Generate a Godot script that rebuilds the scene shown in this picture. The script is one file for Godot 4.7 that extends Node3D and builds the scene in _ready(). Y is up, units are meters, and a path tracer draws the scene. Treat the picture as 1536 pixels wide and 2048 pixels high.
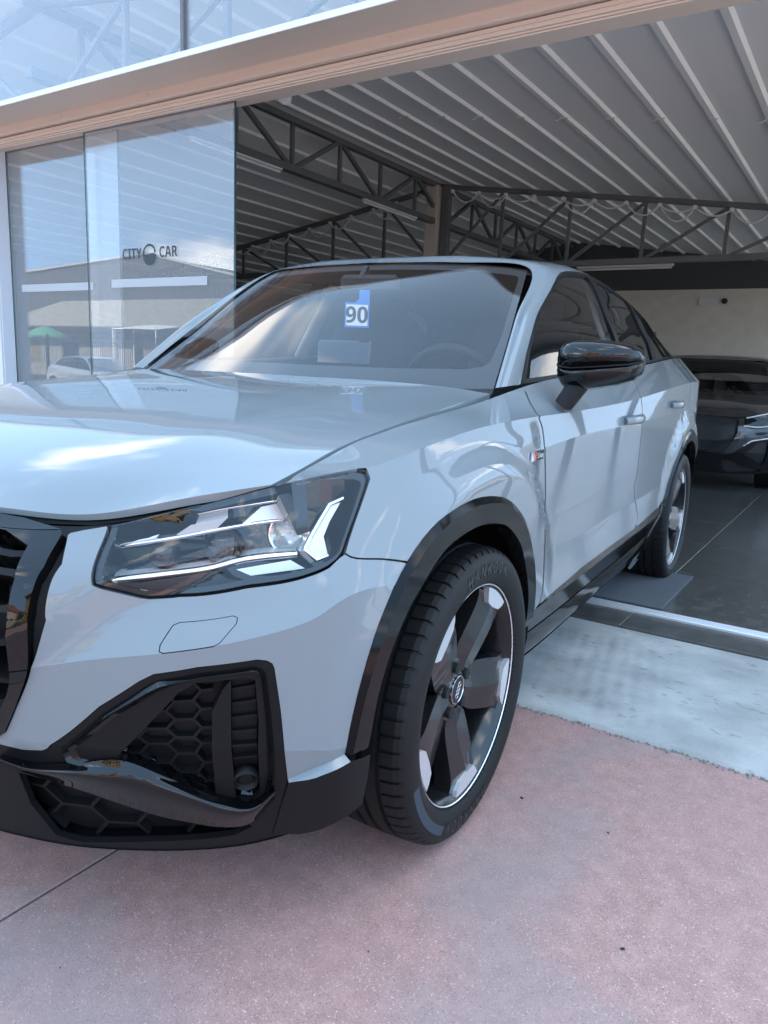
extends Node3D
# A pale grey crossover standing half out of a car showroom, its front on a pink paved forecourt.

func _ready() -> void:
	# --- camera
	var cam := Camera3D.new()
	cam.name = "camera"
	cam.position = Vector3(CAM[0], CAM[1], CAM[2])
	cam.basis = Basis.from_euler(Vector3(CAM[4], CAM[3], CAM[5]), EULER_ORDER_YXZ)
	cam.fov = 69.1875
	cam.near = 0.05
	cam.far = 900.0
	add_child(cam)
	cam.current = true
	# --- sky, exposure
	var env := Environment.new()
	env.background_mode = Environment.BG_SKY
	var sky := Sky.new()
	var pano := PanoramaSkyMaterial.new()
	pano.panorama = sky_picture()
	sky.sky_material = pano
	env.sky = sky
	env.tonemap_mode = Environment.TONE_MAPPER_LINEAR
	env.tonemap_exposure = 3.4
	env.background_energy_multiplier = 1.5
	env.sdfgi_enabled = true
	env.ssao_enabled = true
	env.ssil_enabled = true
	var we := WorldEnvironment.new()
	we.name = "world_environment"
	we.environment = env
	add_child(we)
	# --- sun: behind the showroom, so that the forecourt lies in the shade of the building
	var sun := DirectionalLight3D.new()
	sun.name = "sun"
	sun.look_at_from_position(Vector3(-8, 52, -85), Vector3.ZERO, Vector3.UP)
	sun.light_energy = 1.6
	sun.light_angular_distance = 0.5
	sun.light_color = Color(1.0, 0.95, 0.87)
	sun.shadow_enabled = true
	add_child(sun)
	make_materials()
	build_place()
	build_showroom()
	build_opposite()
	var car := build_car("crossover_car", COAT, 2)
	car.rotation.y = CAR_TURN
	label(car, "pale grey-blue crossover with black wheel arches, its nose out of the showroom", "car")
	build_hero_details(car)
	build_inside_car(car)
	build_tag()
	var dark := build_car("parked_car", DARKCOAT, 1)
	dark.position = Vector3(-0.02, 0.0, -6.75)
	dark.rotation.y = 0.05
	dark.scale = Vector3(1.0, 0.9, 1.0)
	label(dark, "black car with slim headlights parked inside the showroom behind the pale crossover", "car")
	var silver := build_car("hatchback_car", SILVERCOAT, 1)
	silver.position = Vector3(-18.6, STREET, 10.2)
	silver.rotation.y = PI / 2 + 0.1
	label(silver, "silver hatchback parked along the street in front of the black fence", "car")

func label(o: Node3D, text: String, category := "", group := "", kind := "") -> void:
	o.set_meta("label", text)
	if category != "":
		o.set_meta("category", category)
	if group != "":
		o.set_meta("group", group)
	if kind != "":
		o.set_meta("kind", kind)

const STREET := -0.55
const UV_HL := [2.958, 4.074, 3.396, 4.173, 3.995, 4, 5.004, 3.994, 5.733, 4.079, 6.349, 3.999, 6.529, 3.946, 6.628, 3.864, 6.67, 3.578, 6.68, 3.335, 6.68, 3.095, 6.572, 3.027, 6.376, 3.009, 5.97, 3.022, 4.921, 3.042, 3.971, 2.987, 3.635, 2.913, 3.563, 2.92, 3.261, 3.015, 3.161, 3.055, 3.14, 3.136, 3.041, 3.591]
const UV_ARCH := [6.81, 0.893, 6.874, 1.077, 6.916, 1.204, 6.959, 1.329, 7.011, 1.453, 7.068, 1.573, 7.126, 1.68, 7.18, 1.77, 7.233, 1.849, 7.287, 1.927, 7.343, 2.011, 7.405, 2.221, 7.474, 2.403, 7.552, 2.558, 7.637, 2.684, 7.724, 2.775, 7.812, 2.831, 7.907, 2.862, 8.02, 2.879, 8.159, 2.889, 8.319, 2.891, 8.491, 2.884, 8.661, 2.864, 8.82, 2.834, 8.963, 2.797, 9.092, 2.755, 9.221, 2.708, 9.345, 2.655, 9.459, 2.598, 9.563, 2.538, 9.66, 2.477, 9.752, 2.414, 9.84, 2.348, 9.922, 2.272, 10.003, 2.18, 10.082, 2.074, 10.154, 1.958, 10.217, 1.816, 10.268, 1.665, 10.305, 1.527, 10.326, 1.415, 10.335, 1.322, 10.341, 1.234, 10.345, 1.151, 10.346, 1.074, 10.347, 0.997]
const UV_BUMPER := [2.511, 3.964, 2.93, 4.062, 3.014, 3.601, 3.113, 3.132, 3.136, 3.029, 3.248, 2.973, 3.553, 2.878, 3.631, 2.873, 3.983, 2.953, 4.936, 3.008, 5.997, 2.988, 6.443, 2.964, 6.665, 3.017, 6.764, 3.022, 7.42, 2.411, 7.466, 2.363, 7.405, 2.221, 7.343, 2.011, 7.287, 1.927, 7.233, 1.849, 7.18, 1.77, 7.126, 1.68, 7.068, 1.573, 7.011, 1.453, 6.959, 1.329, 6.916, 1.204, 6.874, 1.077, 6.81, 0.893, 5.655, 0.662, 5.612, 1.021, 5.531, 1.337, 5.401, 1.709, 5.365, 1.75, 5.274, 1.784, 5.122, 1.809, 4.256, 1.831, 3.688, 1.807, 3.505, 1.742, 3.015, 1.492, 2.289, 0.957, 2.219, 0.93, 1.981, 0.905, 1.744, 0.911, 1, 1, 0, 1, 0, 1.08, 1, 1.08, 1.758, 0.987, 1.843, 1.076, 2.006, 1.47, 2.256, 2.009, 2.591, 2.548, 2.695, 3.351, 2.496, 3.927]
const UV_FENDER := [7.471, 2.405, 7.424, 2.446, 6.774, 3.044, 6.723, 3.561, 6.682, 3.854, 6.555, 3.963, 6.393, 4.081, 5.784, 4.236, 5.028, 4.13, 5.441, 4.97, 5.969, 4.97, 6.419, 4.97, 6.967, 4.97, 7.769, 4.97, 8.307, 4.97, 8.71, 4.932, 9.207, 4.924, 9.7, 4.957, 10.041, 4.97, 10.27, 4.97, 10.45, 4.97, 10.657, 4.97, 10.61, 4.831, 10.577, 4.733, 10.541, 4.632, 10.496, 4.509, 10.436, 4.34, 10.353, 4.139, 10.293, 3.945, 10.314, 3.806, 10.326, 3.678, 10.331, 3.51, 10.331, 3.293, 10.325, 3.04, 10.343, 2.91, 10.368, 2.784, 10.392, 2.639, 10.416, 2.49, 10.339, 2.354, 10.316, 2.199, 10.365, 2.043, 10.405, 1.855, 10.436, 1.656, 10.457, 1.492, 10.469, 1.386, 10.474, 1.32, 10.474, 1.259, 10.467, 1.192, 10.456, 1.13, 10.444, 1.069, 10.347, 0.997, 10.346, 1.074, 10.345, 1.151, 10.341, 1.234, 10.335, 1.322, 10.326, 1.415, 10.305, 1.527, 10.268, 1.665, 10.217, 1.816, 10.154, 1.958, 10.082, 2.074, 10.003, 2.18, 9.922, 2.272, 9.84, 2.348, 9.752, 2.414, 9.66, 2.477, 9.563, 2.538, 9.459, 2.598, 9.345, 2.655, 9.221, 2.708, 9.092, 2.755, 8.963, 2.797, 8.82, 2.834, 8.661, 2.864, 8.491, 2.884, 8.319, 2.891, 8.159, 2.889, 8.02, 2.879, 7.907, 2.862, 7.812, 2.831, 7.724, 2.775, 7.637, 2.684, 7.552, 2.558, 7.474, 2.403]
const UV_DSHUT := [10.617, 4.825, 10.584, 4.726, 10.548, 4.627, 10.504, 4.503, 10.444, 4.335, 10.362, 4.135, 10.305, 3.941, 10.327, 3.802, 10.339, 3.673, 10.344, 3.504, 10.344, 3.286, 10.337, 3.031, 10.357, 2.907, 10.382, 2.781, 10.406, 2.637, 10.431, 2.489, 10.423, 2.339, 10.334, 2.197, 10.381, 2.042, 10.421, 1.852, 10.451, 1.652, 10.472, 1.486, 10.483, 1.379, 10.488, 1.313, 10.488, 1.251, 10.482, 1.183, 10.47, 1.121, 10.458, 1.06]
const UV_RSH := [12.577, 4.712, 12.557, 4.544, 12.537, 4.378, 12.51, 4.217, 12.473, 4.06, 12.472, 3.869, 12.489, 3.669, 12.492, 3.493, 12.484, 3.333, 12.474, 3.171, 12.466, 3.014, 12.476, 2.957, 12.487, 2.897, 12.497, 2.815, 12.507, 2.72, 12.514, 2.626, 12.52, 2.533, 12.524, 2.441, 12.523, 2.359, 12.508, 2.295, 12.488, 2.242, 12.485, 2.186, 12.51, 2.119, 12.553, 2.049, 12.592, 1.953, 12.621, 1.799, 12.653, 1.645, 12.67, 1.513, 12.663, 1.419, 12.641, 1.349, 12.619, 1.279]
const UV_DBOT := [10.478, 1.021, 10.818, 1.135, 11.252, 1.214, 11.819, 1.211, 12.565, 1.197]
const UV_FOGOUT := [5.655, 0.662, 5.612, 1.021, 5.531, 1.337, 5.401, 1.709, 5.365, 1.75, 5.274, 1.784, 5.122, 1.809, 4.256, 1.831, 3.688, 1.807, 3.505, 1.742, 3.015, 1.492, 2.289, 0.957, 2.219, 0.93, 1.981, 0.905, 1.744, 0.911]
const UV_FOGIN := [3.186, 0.946, 3.59, 1.284, 3.98, 1.591, 4.217, 1.672, 4.971, 1.652, 5.088, 1.62, 5.156, 1.242, 5.144, 0.552, 5.006, 0.469, 4.754, 0.487, 4.399, 0.569, 3.764, 0.757, 3.208, 0.91]
const UV_RINGO := [2.364, 0.919, 3.051, 1.442, 3.549, 1.694, 3.715, 1.756, 4.281, 1.777, 5.084, 1.761, 5.204, 1.732, 5.278, 1.678, 5.387, 1.312, 5.454, 1.006, 5.449, 0.707, 5.315, 0.49, 5.14, 0.336, 4.982, 0.251]
const UV_LIPPIX := [1.845, 0.663, 2.22, 0.639, 2.618, 0.581, 3.497, 0.385, 4.418, 0.23, 4.892, 0.232, 4.974, 0.184, 4.657, 0.119, 3.391, 0.092, 2.441, 0.041, 2.117, 0.079, 1.893, 0.36]
const UV_WASH := [3.759, 2.031, 3.767, 2.144, 3.918, 2.491, 4.011, 2.547, 4.764, 2.589, 4.832, 2.531, 4.814, 2.4, 4.562, 2.033, 4.479, 1.994, 3.809, 1.996]
const UV_CLAD := [5.663, 0.65, 6.173, 0.747, 6.809, 0.87, 6.905, 0.856, 7.115, 0.798, 7.08, 0.45, 6.98, 0.06, 6.6, 0.03, 5.787, -0.006, 5.322, 0.036, 5.484, 0.327]
const UV_ARCHIN := [7.14, 0.845, 7.176, 1.036, 7.195, 1.148, 7.216, 1.26, 7.244, 1.372, 7.278, 1.482, 7.317, 1.58, 7.356, 1.662, 7.396, 1.734, 7.439, 1.806, 7.486, 1.875, 7.546, 1.941, 7.608, 2.013, 7.677, 2.157, 7.756, 2.281, 7.838, 2.374, 7.922, 2.433, 8.015, 2.468, 8.123, 2.491, 8.253, 2.507, 8.4, 2.514, 8.554, 2.512, 8.705, 2.499, 8.843, 2.479, 8.968, 2.455, 9.08, 2.43, 9.192, 2.4, 9.3, 2.365, 9.4, 2.324, 9.492, 2.278, 9.58, 2.229, 9.664, 2.177, 9.745, 2.121, 9.822, 2.053, 9.897, 1.964, 9.971, 1.852, 10.038, 1.734, 10.097, 1.613, 10.145, 1.485, 10.179, 1.37, 10.198, 1.277, 10.206, 1.199, 10.21, 1.126, 10.213, 1.058, 10.213, 0.995, 10.213, 0.932]
const UV_REARARCH := [13.677, 0.071, 13.66, 0.368, 13.657, 0.667, 13.67, 0.963, 13.698, 1.32, 13.741, 1.669, 13.799, 1.991, 13.873, 2.143, 13.964, 2.277, 14.078, 2.393, 14.22, 2.49, 14.395, 2.566, 14.598, 2.621, 14.808, 2.654, 15, 2.667, 15.171, 2.657, 15.332, 2.625, 15.484, 2.571, 15.629, 2.495, 15.766, 2.397, 15.895, 2.278, 16.011, 2.138, 16.106, 1.96, 16.182, 1.639, 16.238, 1.302, 16.276, 0.957, 16.308, 0.611, 16.321, 0.262, 16.311, -0.082]
const UV_REARARCHIN := [13.789, 0.117, 13.774, 0.383, 13.772, 0.649, 13.783, 0.913, 13.809, 1.211, 13.849, 1.513, 13.903, 1.793, 13.973, 2.024, 14.061, 2.141, 14.171, 2.242, 14.307, 2.325, 14.469, 2.39, 14.65, 2.436, 14.833, 2.464, 15, 2.474, 15.151, 2.466, 15.294, 2.439, 15.429, 2.392, 15.557, 2.327, 15.676, 2.243, 15.787, 2.14, 15.886, 2.02, 15.971, 1.783, 16.041, 1.502, 16.093, 1.205, 16.127, 0.902, 16.148, 0.603, 16.15, 0.302, 16.133, 0.006]
const G_BELT := [
	[0, 0.22, 0.8, 0.25, 0.22, 0.785, 0.42, 0.22, 0.745, 0.54, 0.22, 0.69, 0.645, 0.22, 0.62, 0.72, 0.225, 0.555, 0.785, 0.245, 0.49, 0.835, 0.27, 0.41, 0.8, 0.27, 0.2, 0.8, 0.27, 0, 0.8, 0.235, -0.25, 0.8, 0.215, -0.7, 0.8, 0.215, -1.25, 0.8, 0.215, -1.8, 0.8, 0.235, -2.3, 0.8, 0.27, -2.6, 0.8, 0.25, -2.95, 0.72, 0.27, -3.22, 0.45, 0.27, -3.3, 0, 0.27, -3.33],
	[0, 0.44, 0.845, 0.25, 0.44, 0.835, 0.44, 0.44, 0.795, 0.57, 0.44, 0.745, 0.675, 0.44, 0.68, 0.755, 0.44, 0.615, 0.82, 0.43, 0.55, 0.862, 0.42, 0.465, 0.866, 0.42, 0.2, 0.868, 0.42, 0, 0.87, 0.42, -0.25, 0.878, 0.42, -0.7, 0.878, 0.42, -1.25, 0.878, 0.42, -1.8, 0.874, 0.42, -2.3, 0.872, 0.42, -2.6, 0.868, 0.42, -2.95, 0.79, 0.42, -3.28, 0.5, 0.42, -3.38, 0, 0.42, -3.41],
	[0, 0.55, 0.86, 0.25, 0.555, 0.85, 0.45, 0.57, 0.812, 0.575, 0.597, 0.76, 0.68, 0.612, 0.69, 0.765, 0.632, 0.625, 0.83, 0.657, 0.56, 0.866, 0.69, 0.475, 0.872, 0.66, 0.2, 0.874, 0.65, 0, 0.872, 0.62, -0.25, 0.866, 0.56, -0.7, 0.866, 0.56, -1.25, 0.868, 0.56, -1.8, 0.87, 0.58, -2.3, 0.872, 0.6, -2.6, 0.866, 0.58, -2.95, 0.79, 0.6, -3.28, 0.5, 0.6, -3.38, 0, 0.6, -3.41],
	[0, 0.7, 0.84, 0.25, 0.7, 0.83, 0.43, 0.7, 0.785, 0.545, 0.705, 0.727, 0.66, 0.692, 0.66, 0.745, 0.702, 0.6, 0.81, 0.72, 0.535, 0.845, 0.755, 0.45, 0.866, 0.8, 0.2, 0.868, 0.82, 0, 0.869, 0.85, -0.25, 0.87, 0.872, -0.7, 0.872, 0.875, -1.25, 0.873, 0.88, -1.8, 0.872, 0.885, -2.3, 0.872, 0.885, -2.6, 0.865, 0.88, -2.95, 0.78, 0.88, -3.22, 0.5, 0.88, -3.32, 0, 0.88, -3.35],
	[0, 0.775, 0.81, 0.25, 0.775, 0.8, 0.43, 0.772, 0.75, 0.55, 0.788, 0.695, 0.67, 0.829, 0.62, 0.745, 0.857, 0.545, 0.79, 0.867, 0.44, 0.825, 0.885, 0.32, 0.84, 0.905, 0.2, 0.847, 0.926, 0, 0.851, 0.936, -0.25, 0.853, 0.941, -0.7, 0.857, 0.955, -1.25, 0.862, 0.982, -1.8, 0.868, 1.012, -2.3, 0.87, 1.026, -2.6, 0.86, 1.03, -2.95, 0.76, 1.02, -3.18, 0.48, 1.02, -3.27, 0, 1.02, -3.3],
	[0, 0.8, 0.79, 0.25, 0.8, 0.78, 0.42, 0.79, 0.735, 0.535, 0.8, 0.68, 0.655, 0.838, 0.605, 0.718, 0.851, 0.515, 0.722, 0.876, 0.41, 0.727, 0.905, 0.3, 0.729, 0.92, 0.2, 0.729, 0.945, 0, 0.726, 0.966, -0.25, 0.752, 1.027, -0.7, 0.778, 1.058, -1.25, 0.781, 1.092, -1.8, 0.772, 1.125, -2.3, 0.762, 1.142, -2.6, 0.74, 1.155, -2.95, 0.66, 1.15, -3.1, 0.42, 1.15, -3.2, 0, 1.15, -3.22]]
const G_HOOD := [
	[0, 1.008, -0.29, 0.19, 1.007, -0.295, 0.34, 1.006, -0.315, 0.45, 1.004, -0.335, 0.59, 0.998, -0.37, 0.708, 0.985, -0.405],
	[0, 0.992, -0.05, 0.19, 0.99, -0.05, 0.33, 0.986, -0.06, 0.43, 0.979, -0.07, 0.58, 0.965, -0.085, 0.727, 0.953, -0.06],
	[0, 0.966, 0.22, 0.2, 0.964, 0.22, 0.35, 0.958, 0.215, 0.465, 0.949, 0.2, 0.6, 0.934, 0.185, 0.729, 0.922, 0.19],
	[0, 0.925, 0.48, 0.2, 0.923, 0.48, 0.36, 0.919, 0.465, 0.495, 0.914, 0.44, 0.615, 0.903, 0.39, 0.725, 0.897, 0.335],
	[0, 0.865, 0.68, 0.2, 0.863, 0.675, 0.36, 0.86, 0.655, 0.5, 0.862, 0.6, 0.62, 0.868, 0.52, 0.72, 0.872, 0.425],
	[0, 0.8, 0.79, 0.22, 0.798, 0.78, 0.37, 0.795, 0.755, 0.5, 0.795, 0.7, 0.64, 0.832, 0.615, 0.716, 0.85, 0.515]]
const G_SCREEN := [
	[0, 0.985, -0.28, 0.2, 0.985, -0.29, 0.4, 0.988, -0.325, 0.56, 0.993, -0.39, 0.685, 1, -0.475],
	[0, 1.135, -0.5, 0.19, 1.134, -0.508, 0.38, 1.132, -0.54, 0.53, 1.13, -0.59, 0.645, 1.128, -0.65],
	[0, 1.285, -0.715, 0.175, 1.284, -0.722, 0.35, 1.28, -0.75, 0.49, 1.272, -0.785, 0.603, 1.26, -0.825],
	[0, 1.404, -0.905, 0.165, 1.403, -0.91, 0.33, 1.399, -0.928, 0.455, 1.392, -0.955, 0.56, 1.382, -1]]
const G_CABIN := [
	[0.688, 1, -0.472, 0.735, 1.012, -0.535, 0.775, 1.064, -1.35, 0.778, 1.102, -1.95, 0.762, 1.137, -2.5, 0.71, 1.155, -2.95, 0.6, 1.15, -3.15],
	[0.628, 1.2, -0.738, 0.685, 1.205, -0.775, 0.715, 1.245, -1.42, 0.7, 1.25, -2.02, 0.675, 1.245, -2.6, 0.62, 1.22, -2.97, 0.53, 1.19, -3.12],
	[0.563, 1.382, -1, 0.615, 1.39, -1.08, 0.6, 1.428, -1.5, 0.585, 1.408, -2.1, 0.555, 1.355, -2.7, 0.5, 1.29, -3.02, 0.44, 1.23, -3.1],
	[0.33, 1.399, -0.928, 0.33, 1.44, -1.08, 0.32, 1.467, -1.5, 0.31, 1.445, -2.1, 0.29, 1.388, -2.75, 0.27, 1.32, -3.08, 0.25, 1.25, -3.14],
	[0, 1.404, -0.905, 0, 1.447, -1.08, 0, 1.475, -1.5, 0, 1.455, -2.1, 0, 1.4, -2.75, 0, 1.33, -3.09, 0, 1.26, -3.15]]
const G_BLADE := [
	[0.3911, 0.3988, 0.8024, 0.4456, 0.3958, 0.7864, 0.5246, 0.41, 0.7615, 0.5955, 0.4242, 0.731, 0.649, 0.3894, 0.6848, 0.699, 0.3479, 0.6315, 0.7367, 0.3263, 0.5888, 0.7718, 0.3575, 0.5702],
	[0.4148, 0.4063, 0.8171, 0.4658, 0.3976, 0.8, 0.5498, 0.3998, 0.7675, 0.6254, 0.3827, 0.7208, 0.6767, 0.3559, 0.6759, 0.719, 0.3244, 0.6297, 0.7512, 0.3227, 0.5995, 0.7856, 0.3607, 0.5847],
	[0.3885, 0.3842, 0.8017, 0.4408, 0.3737, 0.7843, 0.521, 0.3552, 0.7491, 0.6087, 0.3129, 0.6872, 0.6508, 0.2942, 0.6512, 0.692, 0.2779, 0.6124, 0.7288, 0.2799, 0.5792, 0.7682, 0.33, 0.5639]]
const HL_STRIP_A := [0.5426, 0.7535, 0.678, 0.5522, 0.7682, 0.6612, 0.6014, 0.7807, 0.6375, 0.5878, 0.766, 0.6467]
const HL_STRIP_B := [0.6163, 0.7714, 0.6278, 0.6388, 0.7895, 0.6209, 0.6883, 0.8043, 0.5897, 0.6654, 0.7833, 0.5909]
const HL_STRIP_C := [0.6952, 0.7903, 0.5659, 0.7138, 0.8179, 0.5399, 0.7658, 0.8324, 0.4439, 0.7586, 0.8087, 0.4713, 0.7501, 0.7998, 0.4939]
const HL_BLADE_TOP := [0.5308, 0.7715, 0.6695, 0.6475, 0.8089, 0.5977, 0.716, 0.8254, 0.5428, 0.7676, 0.8359, 0.4555, 0.7843, 0.8501, 0.3938]
const HL_BLADE_MID := [0.5315, 0.7487, 0.6802, 0.6147, 0.7679, 0.6242, 0.6934, 0.7886, 0.5613, 0.7503, 0.7995, 0.4828, 0.7662, 0.8188, 0.4348]
const HL_BLADE_LOW := [0.5471, 0.7006, 0.6997, 0.6046, 0.7092, 0.6463, 0.6568, 0.7182, 0.601, 0.703, 0.7342, 0.5619, 0.7584, 0.7403, 0.5029]
const HL_DRL := [0.7891, 0.8249, 0.4187, 0.7801, 0.8167, 0.4454, 0.7772, 0.7694, 0.4924, 0.7775, 0.7511, 0.5062, 0.7946, 0.7349, 0.4977, 0.8056, 0.7404, 0.4814, 0.7907, 0.759, 0.4817, 0.7886, 0.7926, 0.4535]
const HL_TURN := [0.6959, 0.7192, 0.5785, 0.7572, 0.7326, 0.5178, 0.7771, 0.7193, 0.5047, 0.7159, 0.7098, 0.5665]
const HL_SKIRT := [0.5496, 0.7019, 0.7173, 0.599, 0.6835, 0.6717, 0.7191, 0.7015, 0.5802, 0.6915, 0.7073, 0.5978, 0.6764, 0.7182, 0.6052, 0.6153, 0.705, 0.6565, 0.5767, 0.6978, 0.6927]
const CAM := [1.53876, 1.05009, 1.37932, 0.57430, -0.19604, 0.04272, 1484.72010]
const CAR_TURN := 0.04740

# ------------------------------------------------------------------ mesh tools
class MB:
	var v := PackedVector3Array()
	var n := PackedVector3Array()
	var t := PackedVector2Array()
	var t2 := PackedVector2Array()

	func tri(a: Vector3, b: Vector3, c: Vector3, na: Vector3, nb: Vector3, nc: Vector3, ua := Vector2.ZERO, ub := Vector2.ZERO, uc := Vector2.ZERO) -> void:
		var g := (b - a).cross(c - a)
		if g.length_squared() < 1e-16:
			return
		if g.dot(na + nb + nc) > 0.0:
			v.append_array([a, c, b]); n.append_array([na, nc, nb]); t.append_array([ua, uc, ub])
		else:
			v.append_array([a, b, c]); n.append_array([na, nb, nc]); t.append_array([ua, ub, uc])

	func quad(a: Vector3, b: Vector3, c: Vector3, d: Vector3, m: Vector3) -> void:
		tri(a, b, c, m, m, m); tri(a, c, d, m, m, m)

	func quads(a: Vector3, b: Vector3, c: Vector3, d: Vector3, na: Vector3, nb: Vector3, nc: Vector3, nd: Vector3) -> void:
		tri(a, b, c, na, nb, nc); tri(a, c, d, na, nc, nd)

	# a box with chamfered edges
	func box(at: Vector3, size: Vector3, bev := 0.0, bas := Basis.IDENTITY) -> void:
		var h := size * 0.5
		var b: float = minf(bev, minf(h.x, minf(h.y, h.z)) * 0.9)
		var ax := [Vector3.RIGHT, Vector3.UP, Vector3.BACK]
		var hh := [h.x, h.y, h.z]
		for k in 3:
			var i := (k + 1) % 3
			var j := (k + 2) % 3
			for s in [-1.0, 1.0]:
				var c: Vector3 = ax[k] * (s * hh[k])
				var p: Vector3 = ax[i] * (hh[i] - b)
				var q: Vector3 = ax[j] * (hh[j] - b)
				quad(at + bas * (c + p + q), at + bas * (c + p - q), at + bas * (c - p - q), at + bas * (c - p + q), bas * (ax[k] * s))
		if b <= 0.0:
			return
		for k in 3:   # edges along axis k
			var i := (k + 1) % 3
			var j := (k + 2) % 3
			for si in [-1.0, 1.0]:
				for sj in [-1.0, 1.0]:
					var e: Vector3 = ax[k] * (hh[k] - b)
					var p1: Vector3 = ax[i] * (si * hh[i]) + ax[j] * (sj * (hh[j] - b))
					var p2: Vector3 = ax[i] * (si * (hh[i] - b)) + ax[j] * (sj * hh[j])
					quad(at + bas * (p1 + e), at + bas * (p1 - e), at + bas * (p2 - e), at + bas * (p2 + e), bas * (ax[i] * si + ax[j] * sj).normalized())
		for sx in [-1.0, 1.0]:
			for sy in [-1.0, 1.0]:
				for sz in [-1.0, 1.0]:
					var m := Vector3(sx, sy, sz)
					var nn := bas * m.normalized()
					tri(at + bas * (m * (h - Vector3(0, b, b))), at + bas * (m * (h - Vector3(b, 0, b))), at + bas * (m * (h - Vector3(b, b, 0))), nn, nn, nn)

	func bar(a: Vector3, b: Vector3, w: float, d: float, up := Vector3.UP, bev := 0.0) -> void:
		var z := (b - a).normalized()
		var x := up.cross(z)
		if x.length() < 0.01:
			x = Vector3.RIGHT.cross(z)
		x = x.normalized()
		box((a + b) * 0.5, Vector3(w, d, a.distance_to(b)), bev, Basis(x, z.cross(x), z))

	func tube(path: Array, r: float, seg := 8, closed := false, caps := true) -> void:
		var cnt := path.size()
		var rings: Array = []
		var nr: Array = []
		var side := Vector3.ZERO
		for i in cnt:
			var a: Vector3 = path[(i - 1 + cnt) % cnt] if (closed or i > 0) else path[i]
			var b: Vector3 = path[(i + 1) % cnt] if (closed or i < cnt - 1) else path[i]
			var d := (b - a).normalized()
			if side == Vector3.ZERO:
				side = d.cross(Vector3.UP if absf(d.y) < 0.9 else Vector3.RIGHT).normalized()
			side = (side - d * side.dot(d)).normalized()
			var o := d.cross(side)
			var ring := PackedVector3Array()
			var nn := PackedVector3Array()
			for k in seg:
				var w := TAU * k / seg
				var m := side * cos(w) + o * sin(w)
				ring.append(path[i] + m * r); nn.append(m)
			rings.append(ring); nr.append(nn)
		for i in (cnt if closed else cnt - 1):
			var j := (i + 1) % cnt
			for k in seg:
				var l := (k + 1) % seg
				quads(rings[i][k], rings[i][l], rings[j][l], rings[j][k], nr[i][k], nr[i][l], nr[j][l], nr[j][k])
		if caps and not closed:
			for e in [0, cnt - 1]:
				var m: Vector3 = (path[0] - path[1]).normalized() if e == 0 else (path[e] - path[e - 1]).normalized()
				for k in seg:
					tri(path[e], rings[e][k], rings[e][(k + 1) % seg], m, m, m)

	# profile: [along, radius] pairs; revolved about local x through at, then turned by bas
	func lathe(profile: Array, seg: int, at := Vector3.ZERO, bas := Basis.IDENTITY, smooth := 0.6, a0 := 0.0, a1 := TAU) -> void:
		var cnt := profile.size()
		var sn: Array = []
		for i in cnt - 1:
			var d: Vector2 = profile[i + 1] - profile[i]
			sn.append(Vector2(-d.y, d.x).normalized())
		for i in cnt - 1:
			var m0: Vector2 = sn[i]
			var m1: Vector2 = sn[i]
			if i > 0 and sn[i - 1].dot(sn[i]) > smooth:
				m0 = (sn[i - 1] + sn[i]).normalized()
			if i < cnt - 2 and sn[i + 1].dot(sn[i]) > smooth:
				m1 = (sn[i + 1] + sn[i]).normalized()
			for k in seg:
				var p: Array = []
				var q: Array = []
				for w in [a0 + (a1 - a0) * k / seg, a0 + (a1 - a0) * (k + 1) / seg]:
					for e in [[profile[i], m0], [profile[i + 1], m1]]:
						p.append(at + bas * Vector3(e[0].x, e[0].y * sin(w), e[0].y * cos(w)))
						q.append(bas * Vector3(e[1].x, e[1].y * sin(w), e[1].y * cos(w)))
				quads(p[0], p[1], p[3], p[2], q[0], q[1], q[3], q[2])

	# flat outline (x, y) pushed along z from 0 to depth, placed by xf
	func prism(poly: PackedVector2Array, depth: float, xf: Transform3D, back := true) -> void:
		var ids := Geometry2D.triangulate_polygon(poly)
		var zz := Vector3(0, 0, depth)
		var nz := (xf.basis * Vector3(0, 0, signf(depth))).normalized()
		for i in range(0, ids.size(), 3):
			var a := Vector3(poly[ids[i]].x, poly[ids[i]].y, 0)
			var b := Vector3(poly[ids[i + 1]].x, poly[ids[i + 1]].y, 0)
			var c := Vector3(poly[ids[i + 2]].x, poly[ids[i + 2]].y, 0)
			tri(xf * (a + zz), xf * (b + zz), xf * (c + zz), nz, nz, nz)
			if back:
				tri(xf * a, xf * b, xf * c, -nz, -nz, -nz)
		var s := -1.0 if Geometry2D.is_polygon_clockwise(poly) else 1.0
		for i in poly.size():
			var p := poly[i]
			var q := poly[(i + 1) % poly.size()]
			var e := (q - p).normalized()
			var m := (xf.basis * Vector3(e.y * s, -e.x * s, 0)).normalized()
			var a := Vector3(p.x, p.y, 0)
			var b := Vector3(q.x, q.y, 0)
			quad(xf * a, xf * b, xf * (b + zz), xf * (a + zz), m)

	# rows of points as a smooth sheet; outward tells which side is the front
	func sheet(rows: Array, outward: Vector3) -> void:
		var R := rows.size()
		var K: int = rows[0].size()
		var nn: Array = []
		for i in R:
			var l := PackedVector3Array()
			for k in K:
				var du: Vector3 = rows[i][mini(k + 1, K - 1)] - rows[i][maxi(k - 1, 0)]
				var dv: Vector3 = rows[mini(i + 1, R - 1)][k] - rows[maxi(i - 1, 0)][k]
				var m := du.cross(dv).normalized()
				l.append(m if m.dot(outward) >= 0.0 else -m)
			nn.append(l)
		for i in R - 1:
			for k in K - 1:
				quads(rows[i][k], rows[i][k + 1], rows[i + 1][k + 1], rows[i + 1][k], nn[i][k], nn[i][k + 1], nn[i + 1][k + 1], nn[i + 1][k])

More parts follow.
